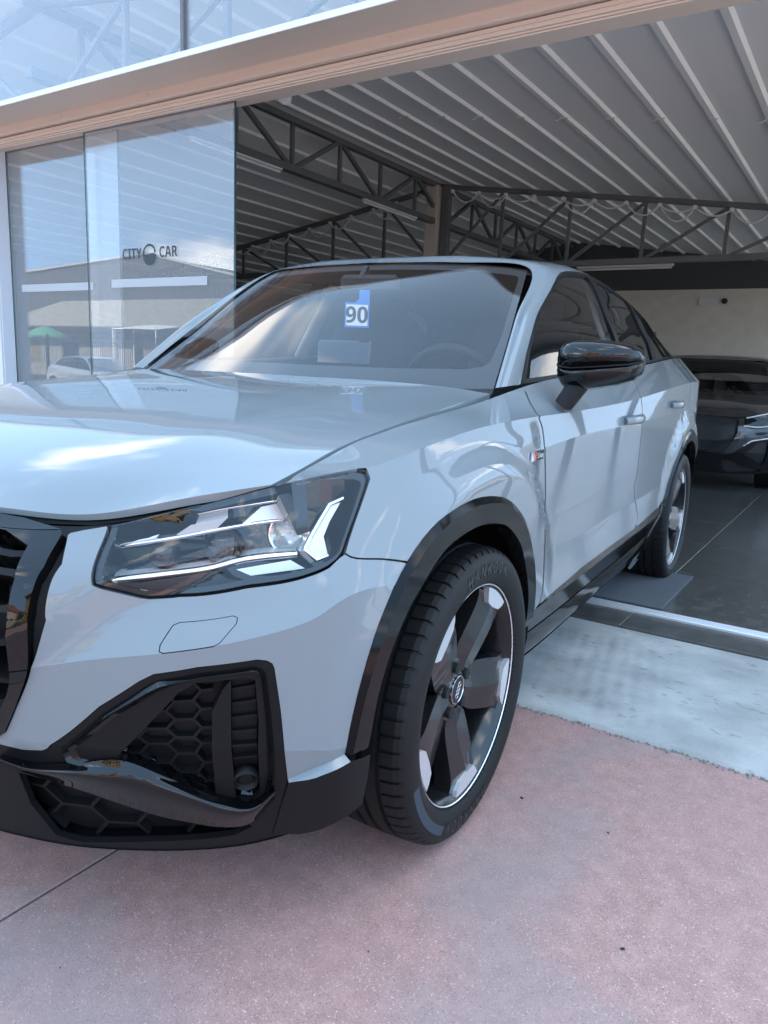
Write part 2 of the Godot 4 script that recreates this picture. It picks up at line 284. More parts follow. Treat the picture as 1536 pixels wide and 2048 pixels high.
	# closed loops of points (sections) skinned with smooth normals
	func skin(loops: Array, caps := true) -> void:
		var R := loops.size()
		var K: int = loops[0].size()
		var cen: Array = []
		for l in loops:
			var c := Vector3.ZERO
			for p in l:
				c += p
			cen.append(c / K)
		var nn: Array = []
		for i in R:
			var l := PackedVector3Array()
			for k in K:
				var du: Vector3 = loops[i][(k + 1) % K] - loops[i][(k - 1 + K) % K]
				var dv: Vector3 = loops[mini(i + 1, R - 1)][k] - loops[maxi(i - 1, 0)][k]
				var m := du.cross(dv).normalized()
				var o: Vector3 = loops[i][k] - cen[i]
				l.append(m if m.dot(o) >= 0.0 else -m)
			nn.append(l)
		for i in R - 1:
			for k in K:
				var j := (k + 1) % K
				quads(loops[i][k], loops[i][j], loops[i + 1][j], loops[i + 1][k], nn[i][k], nn[i][j], nn[i + 1][j], nn[i + 1][k])
		if caps:
			for e in [0, R - 1]:
				var m: Vector3 = (cen[e] - cen[1 if e == 0 else R - 2]).normalized()
				for k in K:
					tri(cen[e], loops[e][k], loops[e][(k + 1) % K], m, m, m)

	func mesh() -> ArrayMesh:
		var arr := []
		arr.resize(Mesh.ARRAY_MAX)
		arr[Mesh.ARRAY_VERTEX] = v
		arr[Mesh.ARRAY_NORMAL] = n
		if t.size() == v.size():
			arr[Mesh.ARRAY_TEX_UV] = t
		if t2.size() == v.size():
			arr[Mesh.ARRAY_TEX_UV2] = t2
		var am := ArrayMesh.new()
		am.add_surface_from_arrays(Mesh.PRIMITIVE_TRIANGLES, arr)
		return am

# a body surface: rows of control points, smooth along u and v except across the crease rows
class Sheet:
	var g: Array = []
	var crease := {}
	var sym := true
	var flared := false
	var sx := 1.0
	var turn := 1.0

	func _init(data: Array, creases: Array, symmetric: bool, flares: bool, facing: float) -> void:
		for r in data:
			var l := PackedVector3Array()
			for i in range(0, r.size(), 3):
				l.append(Vector3(r[i], r[i + 1], r[i + 2]))
			g.append(l)
		for c in creases:
			crease[c] = true
		sym = symmetric
		flared = flares
		turn = facing

	static func cr(a: Vector3, b: Vector3, c: Vector3, d: Vector3, t: float) -> Vector3:
		return 0.5 * (2.0 * b + (c - a) * t + (2.0 * a - 5.0 * b + 4.0 * c - d) * t * t + (3.0 * b - a - 3.0 * c + d) * t * t * t)

	func row(j: int, u: float) -> Vector3:
		var l: PackedVector3Array = g[j]
		var i := clampi(floori(u), 0, l.size() - 2)
		var p1 := l[i]
		var p2 := l[i + 1]
		var p0 := l[i - 1] if i > 0 else (Vector3(-l[1].x, l[1].y, l[1].z) if sym else 2.0 * p1 - p2)
		var p3 := l[i + 2] if i + 2 < l.size() else 2.0 * p2 - p1
		return cr(p0, p1, p2, p3, u - i)

	func creased(j: int, u: float) -> bool:
		return crease.has(j) and (not flared or j != 3 or u > 10.2)   # the door crease starts at the shut line

	func base(u: float, w: float) -> Vector3:
		var m := g.size()
		var j := clampi(floori(w), 0, m - 2)
		var a := row(j, u)
		var b := row(j + 1, u)
		var p0 := row(j - 1, u) if j > 0 and not creased(j, u) else 2.0 * a - b
		var p3 := row(j + 2, u) if j + 2 < m and not creased(j + 1, u) else 2.0 * b - a
		var p := cr(p0, a, b, p3, w - j)
		if flared and p.z > 0.45 and p.x > 0.2 and p.x < 0.8 and p.y < 0.80:
			# fuller cheek beside the grille
			var k := -0.608 * (p.x - 0.49) + 0.794 * (p.y - 0.575)
			k = 0.0 if k < -0.012 else ((k + 0.012) * (k + 0.012) / 0.048 if k < 0.012 else (k if k < 0.05 else 0.06 - 0.01 * exp((0.05 - k) / 0.01)))
			p.z += 0.5 * k * (1.0 - smoothstep(0.71, 0.80, p.y)) * smoothstep(0.22, 0.40, p.x)
		if flared and p.x > 0.78:
			var d := 0.0
			for zc in [0.0, -2.6]:
				var r := Vector2(p.z - zc, p.y - 0.335).length()
				d = maxf(d, 0.024 * (1.0 - smoothstep(0.49, 0.57, r)) * smoothstep(0.40, 0.74, p.y))
			p.x += d * smoothstep(0.78, 0.84, p.x)
		return p

	func normal(u: float, w: float, cw: float) -> Vector3:
		var e := 0.006
		var w0 := w - e
		var w1 := w + e
		var r := roundi(w)
		if absf(w - r) < e * 1.01 and creased(r, u):
			if cw > r:
				w0 = r + 0.0001
				w1 = r + 2.0 * e
			else:
				w1 = r - 0.0001
				w0 = r - 2.0 * e
		var du := base(u + e, (w0 + w1) * 0.5) - base(u - e, (w0 + w1) * 0.5)
		var dv := base(u, w1) - base(u, w0)
		return du.cross(dv).normalized() * turn

	func at(u: float, w: float, off := 0.0, cw := -1.0) -> Vector3:
		var p := base(u, w)
		if off != 0.0:
			p += normal(u, w, cw if cw >= 0.0 else w + 0.01) * off
		return Vector3(p.x * sx, p.y, p.z)

	func out(u: float, w: float, cw := -1.0) -> Vector3:
		var m := normal(u, w, cw if cw >= 0.0 else w + 0.01)
		return Vector3(m.x * sx, m.y, m.z)

func pv(flat: Array) -> PackedVector2Array:
	var l := PackedVector2Array()
	for i in range(0, flat.size(), 2):
		l.append(Vector2(flat[i], flat[i + 1]))
	return l

func p3(flat: Array, sx := 1.0) -> Array:
	var l := []
	for i in range(0, flat.size(), 3):
		l.append(Vector3(flat[i] * sx, flat[i + 1], flat[i + 2]))
	return l

# the part of a body surface inside the outline poly (in u, v), with holes, turned-in edges of depth rim
func panel(mb: MB, S: Sheet, poly: PackedVector2Array, holes: Array, du: float, dv: float, off := 0.0, rim := 0.0, ramp := 0.0) -> void:
	var lo := poly[0]
	var hi := poly[0]
	for p in poly:
		lo = lo.min(p)
		hi = hi.max(p)
	var i0 := floori(lo.x / du)
	var i1 := ceili(hi.x / du)
	var j0 := floori(lo.y / dv)
	var j1 := ceili(hi.y / dv)
	for i in range(i0, i1):
		for j in range(j0, j1):
			var cell := PackedVector2Array([Vector2(i * du, j * dv), Vector2((i + 1) * du, j * dv), Vector2((i + 1) * du, (j + 1) * dv), Vector2(i * du, (j + 1) * dv)])
			var mid := (j + 0.5) * dv
			var pieces: Array = Geometry2D.intersect_polygons(cell, poly)
			for h in holes:
				var left: Array = []
				for pc in pieces:
					for q in Geometry2D.clip_polygons(pc, h):
						if not Geometry2D.is_polygon_clockwise(q) or Geometry2D.is_polygon_clockwise(pc):
							left.append(q)
				pieces = left
			for pc in pieces:
				var ids := Geometry2D.triangulate_polygon(pc)
				if ids.is_empty():
					continue
				var P := PackedVector3Array()
				var N := PackedVector3Array()
				for q in pc:
					P.append(S.at(q.x, q.y, off + ramp * smoothstep(5.5, 6.2, q.x), mid))
					N.append(S.out(q.x, q.y, mid))
				for k in range(0, ids.size(), 3):
					mb.tri(P[ids[k]], P[ids[k + 1]], P[ids[k + 2]], N[ids[k]], N[ids[k + 1]], N[ids[k + 2]], pc[ids[k]], pc[ids[k + 1]], pc[ids[k + 2]])
	if rim > 0.0:
		edge(mb, S, poly, off, rim)
		for h in holes:
			edge(mb, S, h, off, rim)

func edge(mb: MB, S: Sheet, poly: PackedVector2Array, off: float, rim: float) -> void:
	for i in poly.size():
		var a := poly[i]
		var b := poly[(i + 1) % poly.size()]
		var steps := clampi(ceili(S.at(a.x, a.y).distance_to(S.at(b.x, b.y)) / 0.03), 1, 24)
		for k in steps:
			var p := a.lerp(b, float(k) / steps)
			var q := a.lerp(b, float(k + 1) / steps)
			var p0 := S.at(p.x, p.y, off)
			var q0 := S.at(q.x, q.y, off)
			var p1 := S.at(p.x, p.y, off - rim)
			var q1 := S.at(q.x, q.y, off - rim)
			var m := (q0 - p0).cross(p1 - p0).normalized()
			mb.quad(p0, q0, q1, p1, m)

# a bar that follows the surface between two depths
func ridge(mb: MB, S: Sheet, path: PackedVector2Array, w: float, off0: float, off1: float) -> void:
	for i in path.size() - 1:
		var a := path[i]
		var b := path[i + 1]
		var na := S.out(a.x, a.y)
		var nb := S.out(b.x, b.y)
		var a0 := S.at(a.x, a.y)
		var b0 := S.at(b.x, b.y)
		var d := (b0 - a0).normalized()
		if a0.distance_to(b0) < 0.0005:
			continue
		var s := d.cross((na + nb).normalized()).normalized() * w * 0.5
		var af := a0 + na * off0 - d * w * 0.25
		var bf := b0 + nb * off0 + d * w * 0.25
		var ab := a0 + na * off1
		var bb := b0 + nb * off1
		mb.quads(af + s * 0.7, af - s * 0.7, bf - s * 0.7, bf + s * 0.7, na, na, nb, nb)
		mb.quad(af + s * 0.7, bf + s * 0.7, bb + s, ab + s, s.normalized())
		mb.quad(af - s * 0.7, bf - s * 0.7, bb - s, ab - s, -s.normalized())

# the edges of a field of stretched six-sided cells, cut to the outline
func hexes(poly: PackedVector2Array, rx: float, ry: float, shift := Vector2.ZERO, flat := 0.5) -> Array:
	var lo := poly[0]
	var hi := poly[0]
	for p in poly:
		lo = lo.min(p)
		hi = hi.max(p)
	var res := []
	var px := rx * (1.0 + flat)
	var i0 := floori((lo.x - shift.x) / px) - 1
	var i1 := ceili((hi.x - shift.x) / px) + 1
	var j0 := floori((lo.y - shift.y) / (2.0 * ry)) - 1
	var j1 := ceili((hi.y - shift.y) / (2.0 * ry)) + 1
	for i in range(i0, i1 + 1):
		for j in range(j0, j1 + 1):
			var c := shift + Vector2(i * px, j * 2.0 * ry + (ry if i % 2 != 0 else 0.0))
			var k := [Vector2(rx, 0), Vector2(rx * flat, ry), Vector2(-rx * flat, ry), Vector2(-rx, 0)]
			for e in 3:
				var seg := PackedVector2Array([c + k[e], c + k[e + 1]])
				for r in Geometry2D.intersect_polyline_with_polygon(seg, poly):
					if r.size() > 1:
						res.append(r)
	return res

func put(mb: MB, called: String, m: Material, parent: Node = null) -> MeshInstance3D:
	var o := MeshInstance3D.new()
	o.name = called
	if mb.v.size() == 0:
		push_warning("empty " + called)
		mb.tri(Vector3.ZERO, Vector3(0.001, 0, 0), Vector3(0, 0.001, 0), Vector3.BACK, Vector3.BACK, Vector3.BACK)
	o.mesh = mb.mesh()
	o.material_override = m
	(parent if parent else self).add_child(o, true)
	return o

func share(mesh: Mesh, called: String, m: Material, parent: Node, at := Transform3D.IDENTITY) -> MeshInstance3D:
	var o := MeshInstance3D.new()
	o.name = called
	o.mesh = mesh
	o.material_override = m
	o.transform = at
	(parent if parent else self).add_child(o, true)
	return o

func root(called: String, at := Vector3.ZERO, parent: Node = null) -> Node3D:
	var o := Node3D.new()
	o.name = called
	o.position = at
	(parent if parent else self).add_child(o, true)
	return o

func text_mesh(text: String, size: float, depth: float, font := "Droid Sans") -> TextMesh:
	var tm := TextMesh.new()
	var f := SystemFont.new()
	f.font_names = PackedStringArray([font])
	f.font_weight = 700
	tm.font = f
	tm.text = text
	tm.font_size = 64
	tm.pixel_size = size / 64.0
	tm.depth = depth
	return tm

# ------------------------------------------------------------------ materials
var COAT: StandardMaterial3D
var DARKCOAT: StandardMaterial3D
var SILVERCOAT: StandardMaterial3D
var GLOSS: StandardMaterial3D
var TRIM: StandardMaterial3D
var PLASTIC: StandardMaterial3D
var LINER: StandardMaterial3D
var RUBBER: StandardMaterial3D
var RUBBER2: StandardMaterial3D
var ALLOY: StandardMaterial3D
var MACHINED: StandardMaterial3D
var CHROME: StandardMaterial3D
var SATIN: StandardMaterial3D
var SCREENGLASS: StandardMaterial3D
var SIDEGLASS: StandardMaterial3D
var REARGLASS: StandardMaterial3D
var CLEAR: StandardMaterial3D
var PANE: StandardMaterial3D
var MILK: StandardMaterial3D
var WHITE: StandardMaterial3D
var RED: StandardMaterial3D
var STEEL: StandardMaterial3D
var DECK: StandardMaterial3D
var CREAM: StandardMaterial3D
var ALU: StandardMaterial3D
var BLACK: StandardMaterial3D
var FABRIC: StandardMaterial3D
var BLUE: StandardMaterial3D

func mat(called: String, c: Color, rough: float, metal := 0.0, coat := 0.0) -> StandardMaterial3D:
	var m := StandardMaterial3D.new()
	m.resource_name = called
	m.albedo_color = c.linear_to_srgb()
	m.roughness = rough
	m.metallic = metal
	if coat > 0.0:
		m.clearcoat_enabled = true
		m.clearcoat = coat
		m.clearcoat_roughness = 0.015
	return m

func glass(called: String, c: Color, alpha: float) -> StandardMaterial3D:
	var m := mat(called, c, 0.0)
	m.transparency = BaseMaterial3D.TRANSPARENCY_ALPHA
	m.albedo_color.a = alpha
	m.metallic_specular = 0.5
	m.cull_mode = BaseMaterial3D.CULL_DISABLED
	return m

func noise_tex(size: int, freq: float, octaves: int, sd: int, stops: Array, cellular := false) -> NoiseTexture2D:
	var f := FastNoiseLite.new()
	f.noise_type = FastNoiseLite.TYPE_CELLULAR if cellular else FastNoiseLite.TYPE_SIMPLEX_SMOOTH
	f.frequency = freq
	f.fractal_octaves = octaves
	f.seed = sd
	var tx := NoiseTexture2D.new()
	tx.width = size
	tx.height = size
	tx.seamless = true
	tx.noise = f
	var gr := Gradient.new()
	var offs := PackedFloat32Array()
	var cols := PackedColorArray()
	for s in stops:
		offs.append(s[0])
		cols.append(s[1])
	gr.offsets = offs
	gr.colors = cols
	tx.color_ramp = gr
	return tx

func make_materials() -> void:
	COAT = mat("car_paint", Color(0.20, 0.225, 0.234), 0.5, 0.0, 1.0)
	COAT.metallic_specular = 0.15
	DARKCOAT = mat("black_car_paint", Color(0.012, 0.013, 0.015), 0.25, 0.0, 1.0)
	SILVERCOAT = mat("silver_car_paint", Color(0.5, 0.5, 0.51), 0.3, 0.5, 1.0)
	GLOSS = mat("gloss_black", Color(0.003, 0.003, 0.0032), 0.02)
	TRIM = mat("piano_black_trim", Color(0.004, 0.004, 0.0042), 0.1)
	TRIM.metallic_specular = 0.33
	PLASTIC = mat("grained_plastic", Color(0.0068, 0.0068, 0.0070), 0.5)
	PLASTIC.metallic_specular = 0.33
	LINER = mat("arch_liner", Color(0.006, 0.006, 0.006), 0.8)
	RUBBER = mat("tyre_rubber", Color(0.0095, 0.0092, 0.0090), 0.55)
	RUBBER.metallic_specular = 0.36
	RUBBER2 = mat("raised_lettering", Color(0.017, 0.017, 0.017), 0.42)
	ALLOY = mat("anthracite_alloy", Color(0.011, 0.0106, 0.0105), 0.2, 0.0, 0.3)
	MACHINED = mat("machined_alloy", Color(0.80, 0.80, 0.81), 0.36, 0.75)
	CHROME = mat("chrome", Color(0.78, 0.78, 0.79), 0.08, 1.0)
	SATIN = mat("satin_reflector", Color(0.80, 0.80, 0.80), 0.3, 0.25)
	SCREENGLASS = glass("windscreen_glass", Color(0.008, 0.012, 0.012), 0.13)
	SIDEGLASS = glass("door_glass", Color(0.006, 0.009, 0.008), 0.42)
	REARGLASS = glass("privacy_glass", Color(0.004, 0.005, 0.005), 0.72)
	CLEAR = glass("clear_lens", Color(1, 1, 1), 0.0)
	PANE = glass("shop_glass", Color(0.80, 0.88, 0.93), 0.0)
	PANE.metallic = 0.13
	MILK = mat("light_guide", Color(0.72, 0.74, 0.74), 0.25)
	MILK.clearcoat_enabled = true
	WHITE = mat("white_paint", Color(0.72, 0.72, 0.70), 0.5)
	RED = mat("red_plastic", Color(0.45, 0.012, 0.014), 0.2, 0.0, 0.6)
	STEEL = mat("grey_steel_paint", Color(0.115, 0.12, 0.122), 0.5)
	DECK = mat("roof_deck_paint", Color(0.87, 0.87, 0.85), 0.55)
	CREAM = mat("cream_powder_coat", Color(0.70, 0.60, 0.50), 0.4)
	ALU = mat("brushed_aluminium", Color(0.85, 0.85, 0.85), 0.35, 0.55)
	BLACK = mat("matt_black", Color(0.012, 0.012, 0.013), 0.6)
	FABRIC = mat("dark_upholstery", Color(0.02, 0.02, 0.022), 0.85)
	BLUE = mat("blue_card", Color(0.03, 0.17, 0.50), 0.5)

func sky_picture() -> ImageTexture:
	var w := 1536
	var h := 768
	var im := Image.create(w, h, false, Image.FORMAT_RGBF)
	var f := FastNoiseLite.new()
	f.noise_type = FastNoiseLite.TYPE_SIMPLEX_SMOOTH
	f.seed = 7
	f.frequency = 0.9
	f.fractal_octaves = 5
	f.fractal_gain = 0.55
	var big := FastNoiseLite.new()
	big.noise_type = FastNoiseLite.TYPE_SIMPLEX_SMOOTH
	big.seed = 21
	big.frequency = 0.35
	var to_sun := Vector3(-8, 52, -85).normalized()
	for y in h:
		var el := PI * (0.5 - (y + 0.5) / h)
		var se := sin(el)
		for x in w:
			var az := TAU * (x + 0.5) / w
			var c: Color
			if se <= 0.0:
				c = Color(0.30, 0.31, 0.33)
			else:
				var d := Vector3(sin(az) * cos(el), se, -cos(az) * cos(el))
				var k := pow(1.0 - se, 6.0)
				c = Color(0.215, 0.36, 0.56).lerp(Color(0.29, 0.48, 0.74), k)
				# the air is whiter and brighter towards the sun
				var near := exp(-pow(d.angle_to(to_sun) / 0.36, 2.0)) + 0.22 * exp(-d.angle_to(to_sun) / 0.8)
				c = Color(c.r + 0.62 * near, c.g + 0.58 * near, c.b + 0.50 * near)
				var q := Vector2(d.x, d.z) / (d.y + 0.22)
				var m := f.get_noise_2d(q.x, q.y) * 0.62 + big.get_noise_2d(q.x, q.y) * 0.55
				var a := smoothstep(0.12, 0.36, m) * smoothstep(0.0, 0.08, se)
				var lit := 1.0 + 0.35 * clampf(m * 1.6, 0.0, 1.0)
				c = c.lerp(Color(lit * 1.02, lit, lit * 0.97), a * 0.9)
			im.set_pixel(x, y, c)
	return ImageTexture.create_from_image(im)

# ------------------------------------------------------------------ the cars
func rect(a: float, b: float, c: float, d: float) -> PackedVector2Array:
	return PackedVector2Array([Vector2(a, b), Vector2(c, b), Vector2(c, d), Vector2(a, d)])

func inset(poly: PackedVector2Array, d: float) -> PackedVector2Array:
	var r: Array = Geometry2D.offset_polygon(poly, -d, Geometry2D.JOIN_ROUND)
	return r[0] if r.size() else poly

func grille_outline() -> PackedVector2Array:
	return pv([-0.3, 0.99, 1.0, 0.99, 1.758, 0.995, 1.838, 1.085, 2.0, 1.475, 2.23, 2.005, 2.40, 2.51, 2.52, 3.29, 2.445, 3.92, 2.2, 4.35, 1.9, 4.75, 1.3, 4.9, -0.3, 4.9])

func grille_opening() -> PackedVector2Array:
	return pv([-0.4, 1.09, 1.2, 1.1, 1.572, 1.173, 1.807, 1.362, 1.923, 1.605, 2.058, 2.01, 2.17, 2.499, 2.225, 3.102, 2.149, 3.684, 1.795, 3.964, 1.656, 3.996, -0.4, 4.08])

func window_frame() -> PackedVector2Array:
	return pv([1.0, 0.0, 0.965, 0.45, 0.96, 0.9, 0.965, 1.3, 0.975, 1.6, 1.03, 1.78, 1.15, 1.88, 1.35, 1.925, 2.0, 1.935, 3.0, 1.92, 3.6, 1.86, 4.05, 1.6, 4.4, 1.0, 4.6, 0.45, 4.66, 0.0])

func front_window() -> PackedVector2Array:
	return pv([1.05, 0.07, 1.02, 0.5, 1.01, 1.0, 1.02, 1.45, 1.06, 1.66, 1.16, 1.77, 1.35, 1.82, 1.86, 1.83, 1.91, 1.76, 2.03, 1.227, 2.16, 0.643, 2.26, 0.07])

func rear_window() -> PackedVector2Array:
	return pv([2.06, 1.80, 2.16, 1.234, 2.257, 0.506, 2.36, 0.07, 3.25, 0.07, 3.30, 0.6, 3.20, 1.2, 3.06, 1.80])

func quarter_window() -> PackedVector2Array:
	return pv([3.18, 1.78, 3.32, 1.2, 3.42, 0.6, 3.38, 0.07, 4.3, 0.07, 4.22, 0.7, 4.0, 1.25, 3.7, 1.62])

func rear_arch() -> PackedVector2Array:
	var l := pv(UV_REARARCH)
	l.append(Vector2(16.3, -0.5))
	l.append(Vector2(13.68, -0.5))
	return l

func front_arch() -> PackedVector2Array:
	var l := pv(UV_ARCH)
	l.append(Vector2(10.36, -0.5))
	l.append(Vector2(7.25, -0.5))
	return l

func build_car(called: String, paint: Material, detail: int) -> Node3D:
	var car := root(called)
	var B := Sheet.new(G_BELT, [1, 2, 3, 4], true, true, 1.0)
	var H := Sheet.new(G_HOOD, [], true, false, -1.0)
	var W := Sheet.new(G_SCREEN, [], true, false, 1.0)
	var C := Sheet.new(G_CABIN, [], false, false, 1.0)
	var fu := 0.1 if detail > 1 else 0.34
	var fv := 0.1 if detail > 1 else 0.25
	var sides := [1.0, -1.0]
	# bonnet
	var mb := MB.new()
	for s in sides:
		H.sx = s
		var edge_in := 4.955
		panel(mb, H, PackedVector2Array([Vector2(0, 0), Vector2(edge_in, 0.0), Vector2(edge_in, 4.0), Vector2(edge_in, 4.93), Vector2(4.0, 4.93), Vector2(0, 4.93)]), [], fu, fv, 0.0, 0.0)
		for i in 60:
			var a := Vector2(edge_in, 4.93 * i / 60.0)
			var b := Vector2(edge_in, 4.93 * (i + 1) / 60.0)
			mb.quad(H.at(a.x, a.y), H.at(b.x, b.y), H.at(b.x, b.y, -0.014), H.at(a.x, a.y, -0.014), Vector3(s, 0, 0))
		for i in 60:
			var a := Vector2(edge_in * i / 60.0, 4.93)
			var b := Vector2(edge_in * (i + 1) / 60.0, 4.93)
			mb.quad(H.at(a.x, a.y), H.at(b.x, b.y), H.at(b.x, b.y, -0.014), H.at(a.x, a.y, -0.014), Vector3(0, 0, 1))
	put(mb, "bonnet", paint, car)
	# dark inner shell that shows in the gaps
	mb = MB.new()
	var full := rect(0.0, 0.03, 18.9, 4.94)
	for s in sides:
		B.sx = s
		panel(mb, B, full, [inset(pv(UV_HL), 0.01), inset(pv(UV_FOGIN), -0.02), inset(pv(UV_LIPPIX), -0.02), grille_opening(), front_arch(), rear_arch()], 0.25, 0.25, -0.016)
		H.sx = s
		panel(mb, H, rect(0, 0.05, 4.98, 4.98), [], 0.5, 0.5, -0.02)
	put(mb, "inner_shell", LINER, car)
	# front bumper skin
	mb = MB.new()
	for s in sides:
		B.sx = s
		var holes := []
		if detail > 1:
			holes.append(pv(UV_WASH))
		panel(mb, B, pv(UV_BUMPER), holes, fu, fv, 0.0, 0.012)
	var bumper := put(mb, "front_bumper", paint, car)
	if detail > 1:
		for s in sides:
			mb = MB.new()
			B.sx = s
			panel(mb, B, inset(pv(UV_WASH), 0.014), [], 0.1, 0.1, 0.0, 0.01)
			put(mb, "washer_cover", paint, bumper)
	# lower bumper in grained plastic
	mb = MB.new()
	for s in sides:
		B.sx = s
		var low := PackedVector2Array([Vector2(0, 0.0), Vector2(0, 0.985)])
		var fo := pv(UV_FOGOUT)
		for i in range(fo.size() - 1, -1, -1):
			low.append(fo[i] + Vector2(0.0, -0.012))
		low.append_array([Vector2(6.81, 0.875), Vector2(7.02, 0.86), Vector2(6.95, 0.4), Vector2(6.85, 0.02), Vector2(4.0, 0.0)])
		panel(mb, B, low, [inset(pv(UV_FOGIN), -0.005), pv(UV_LIPPIX)], fu, fv, -0.002, 0.012)
		# the lip turned under
		for i in 66:
			var a := 6.6 * i / 66.0
			var b := 6.6 * (i + 1) / 66.0
			var pa := B.at(a, 0.0)
			var pb := B.at(b, 0.0)
			mb.quad(pa, pb, pb + Vector3(-0.03 * s, 0.015, -0.12), pa + Vector3(-0.03 * s, 0.015, -0.12), Vector3.DOWN)
	put(mb, "lower_bumper", PLASTIC, car)
	for s in sides:
		mb = MB.new()
		B.sx = s
		panel(mb, B, pv(UV_CLAD), [], fu, fv, 0.0005, 0.0, 0.015)
		put(mb, "corner_cladding", PLASTIC, car)
	for s in sides:
		B.sx = s
		C.sx = s
		# fender
		mb = MB.new()
		panel(mb, B, pv(UV_FENDER), [], fu, fv, 0.0, 0.012)
		put(mb, "fender", paint, car)
		# front door
		var dl := pv(UV_DSHUT)
		var rl := pv(UV_RSH)
		var db := pv(UV_DBOT)
		var poly := PackedVector2Array()
		poly.append(Vector2(10.63, 4.97))
		for p in dl:
			poly.append(p + Vector2(0.012, 0))
		for i in range(1, db.size() - 1):
			poly.append(db[i])
		poly.append(Vector2(12.59, 1.20))
		for i in range(rl.size() - 1, -1, -1):
			poly.append(rl[i] + Vector2(-0.005, 0))
		poly.append(Vector2(12.575, 4.97))
		mb = MB.new()
		panel(mb, B, poly, [], fu, fv, 0.0, 0.012)
		var door := put(mb, "front_door", paint, car)
		# rear door
		poly = PackedVector2Array([Vector2(12.59, 4.97)])
		for p in rl:
			poly.append(p + Vector2(0.012, 0))
		poly.append_array([Vector2(12.66, 1.206), Vector2(13.5, 1.32), Vector2(13.75, 1.55), Vector2(14.05, 2.2), Vector2(14.35, 3.0), Vector2(14.4, 4.0), Vector2(14.3, 4.97)])
		mb = MB.new()
		panel(mb, B, poly, [inset(rear_arch(), -0.01)], fu, fv, 0.0, 0.012)
		var rdoor := put(mb, "rear_door", paint, car)
		# rear quarter with bumper
		poly = PackedVector2Array([Vector2(14.312, 4.97), Vector2(14.412, 4.0), Vector2(14.362, 3.0), Vector2(14.062, 2.2), Vector2(13.762, 1.55), Vector2(13.6, 1.2), Vector2(16.2, 0.4), Vector2(19, 0.4), Vector2(19, 4.97)])
		mb = MB.new()
		panel(mb, B, poly, [inset(rear_arch(), -0.01)], 0.2 if detail > 1 else 0.5, 0.2, 0.0, 0.0)
		put(mb, "rear_quarter", paint, car)
		# sill
		poly = PackedVector2Array([Vector2(10.34, 0.985), Vector2(10.478, 1.01), Vector2(10.818, 1.125), Vector2(11.252, 1.204), Vector2(11.819, 1.20), Vector2(12.565, 1.187), Vector2(13.5, 1.30), Vector2(13.66, 1.3), Vector2(13.66, 0.0), Vector2(10.34, 0.0)])
		mb = MB.new()
		panel(mb, B, poly, [], 0.2, 0.1, -0.003, 0.0)
		for i in 24:
			var a := 10.34 + 3.32 * i / 24.0
			var b := 10.34 + 3.32 * (i + 1) / 24.0
			mb.quad(B.at(a, 0.0), B.at(b, 0.0), B.at(b, 0.0) + Vector3(-0.1 * s, 0.01, 0), B.at(a, 0.0) + Vector3(-0.1 * s, 0.01, 0), Vector3.DOWN)
		# proud blade along the foot of the skirt
		var blade := [[], [], [], [], []]
		for i in 41:
			var a := 10.5 + 3.0 * i / 40.0
			blade[0].append(B.at(a, 0.56, -0.001))
			blade[1].append(B.at(a, 0.44, 0.007))
			blade[2].append(B.at(a, 0.32, 0.012))
			blade[3].append(B.at(a, 0.18, 0.010))
			blade[4].append(B.at(a, 0.06, 0.0))
		mb.sheet(blade, Vector3(s, 0, 0))
		put(mb, "side_skirt", TRIM, car)
		# wheel arch trims
		for e in 2:
			var o := pv(UV_ARCH if e == 0 else UV_REARARCH)
			var q := pv(UV_ARCHIN if e == 0 else UV_REARARCHIN)
			mb = MB.new()
			var rows := [[], [], [], []]
			for i in o.size():
				var ctr := Vector3(0.80 * s, 0.335, 0.0 if e == 0 else -2.6)
				var p := B.at(o[i].x, o[i].y, 0.001)
				var r := B.at(q[i].x, q[i].y, 0.006)
				var md := B.at(lerpf(o[i].x, q[i].x, 0.25), lerpf(o[i].y, q[i].y, 0.25), 0.009)
				rows[0].append(p); rows[1].append(md); rows[2].append(r)
				var inw := (ctr - r)
				inw.x = 0
				rows[3].append(r + Vector3(-0.03 * s, 0, 0) + inw.normalized() * 0.006)
			for k in 3:
				for i in o.size() - 1:
					var m: Vector3 = (rows[k][i + 1] - rows[k][i]).cross(rows[k + 1][i] - rows[k][i]).normalized()
					var m2 := m
					if (k < 2 and m.x * s < 0):
						m2 = -m
					mb.quad(rows[k][i], rows[k][i + 1], rows[k + 1][i + 1], rows[k + 1][i], m2)
			# smoother normals on the two visible bands
			var sm := MB.new()
			sm.sheet([rows[0], rows[1]], Vector3(s, 0.2, 0))
			sm.sheet([rows[1], rows[2]], Vector3(s, 0, 0))
			sm.sheet([rows[2], rows[3]], Vector3(s, -0.2, 0))
			put(sm, "wheel_arch_trim", TRIM if detail > 1 else PLASTIC, car)
			# liner of the wheel house
			mb = MB.new()
			var zc := 0.0 if e == 0 else -2.6
			var prof := [Vector2(0.50, 0.0), Vector2(0.50, 0.43), Vector2(0.85, 0.43)]
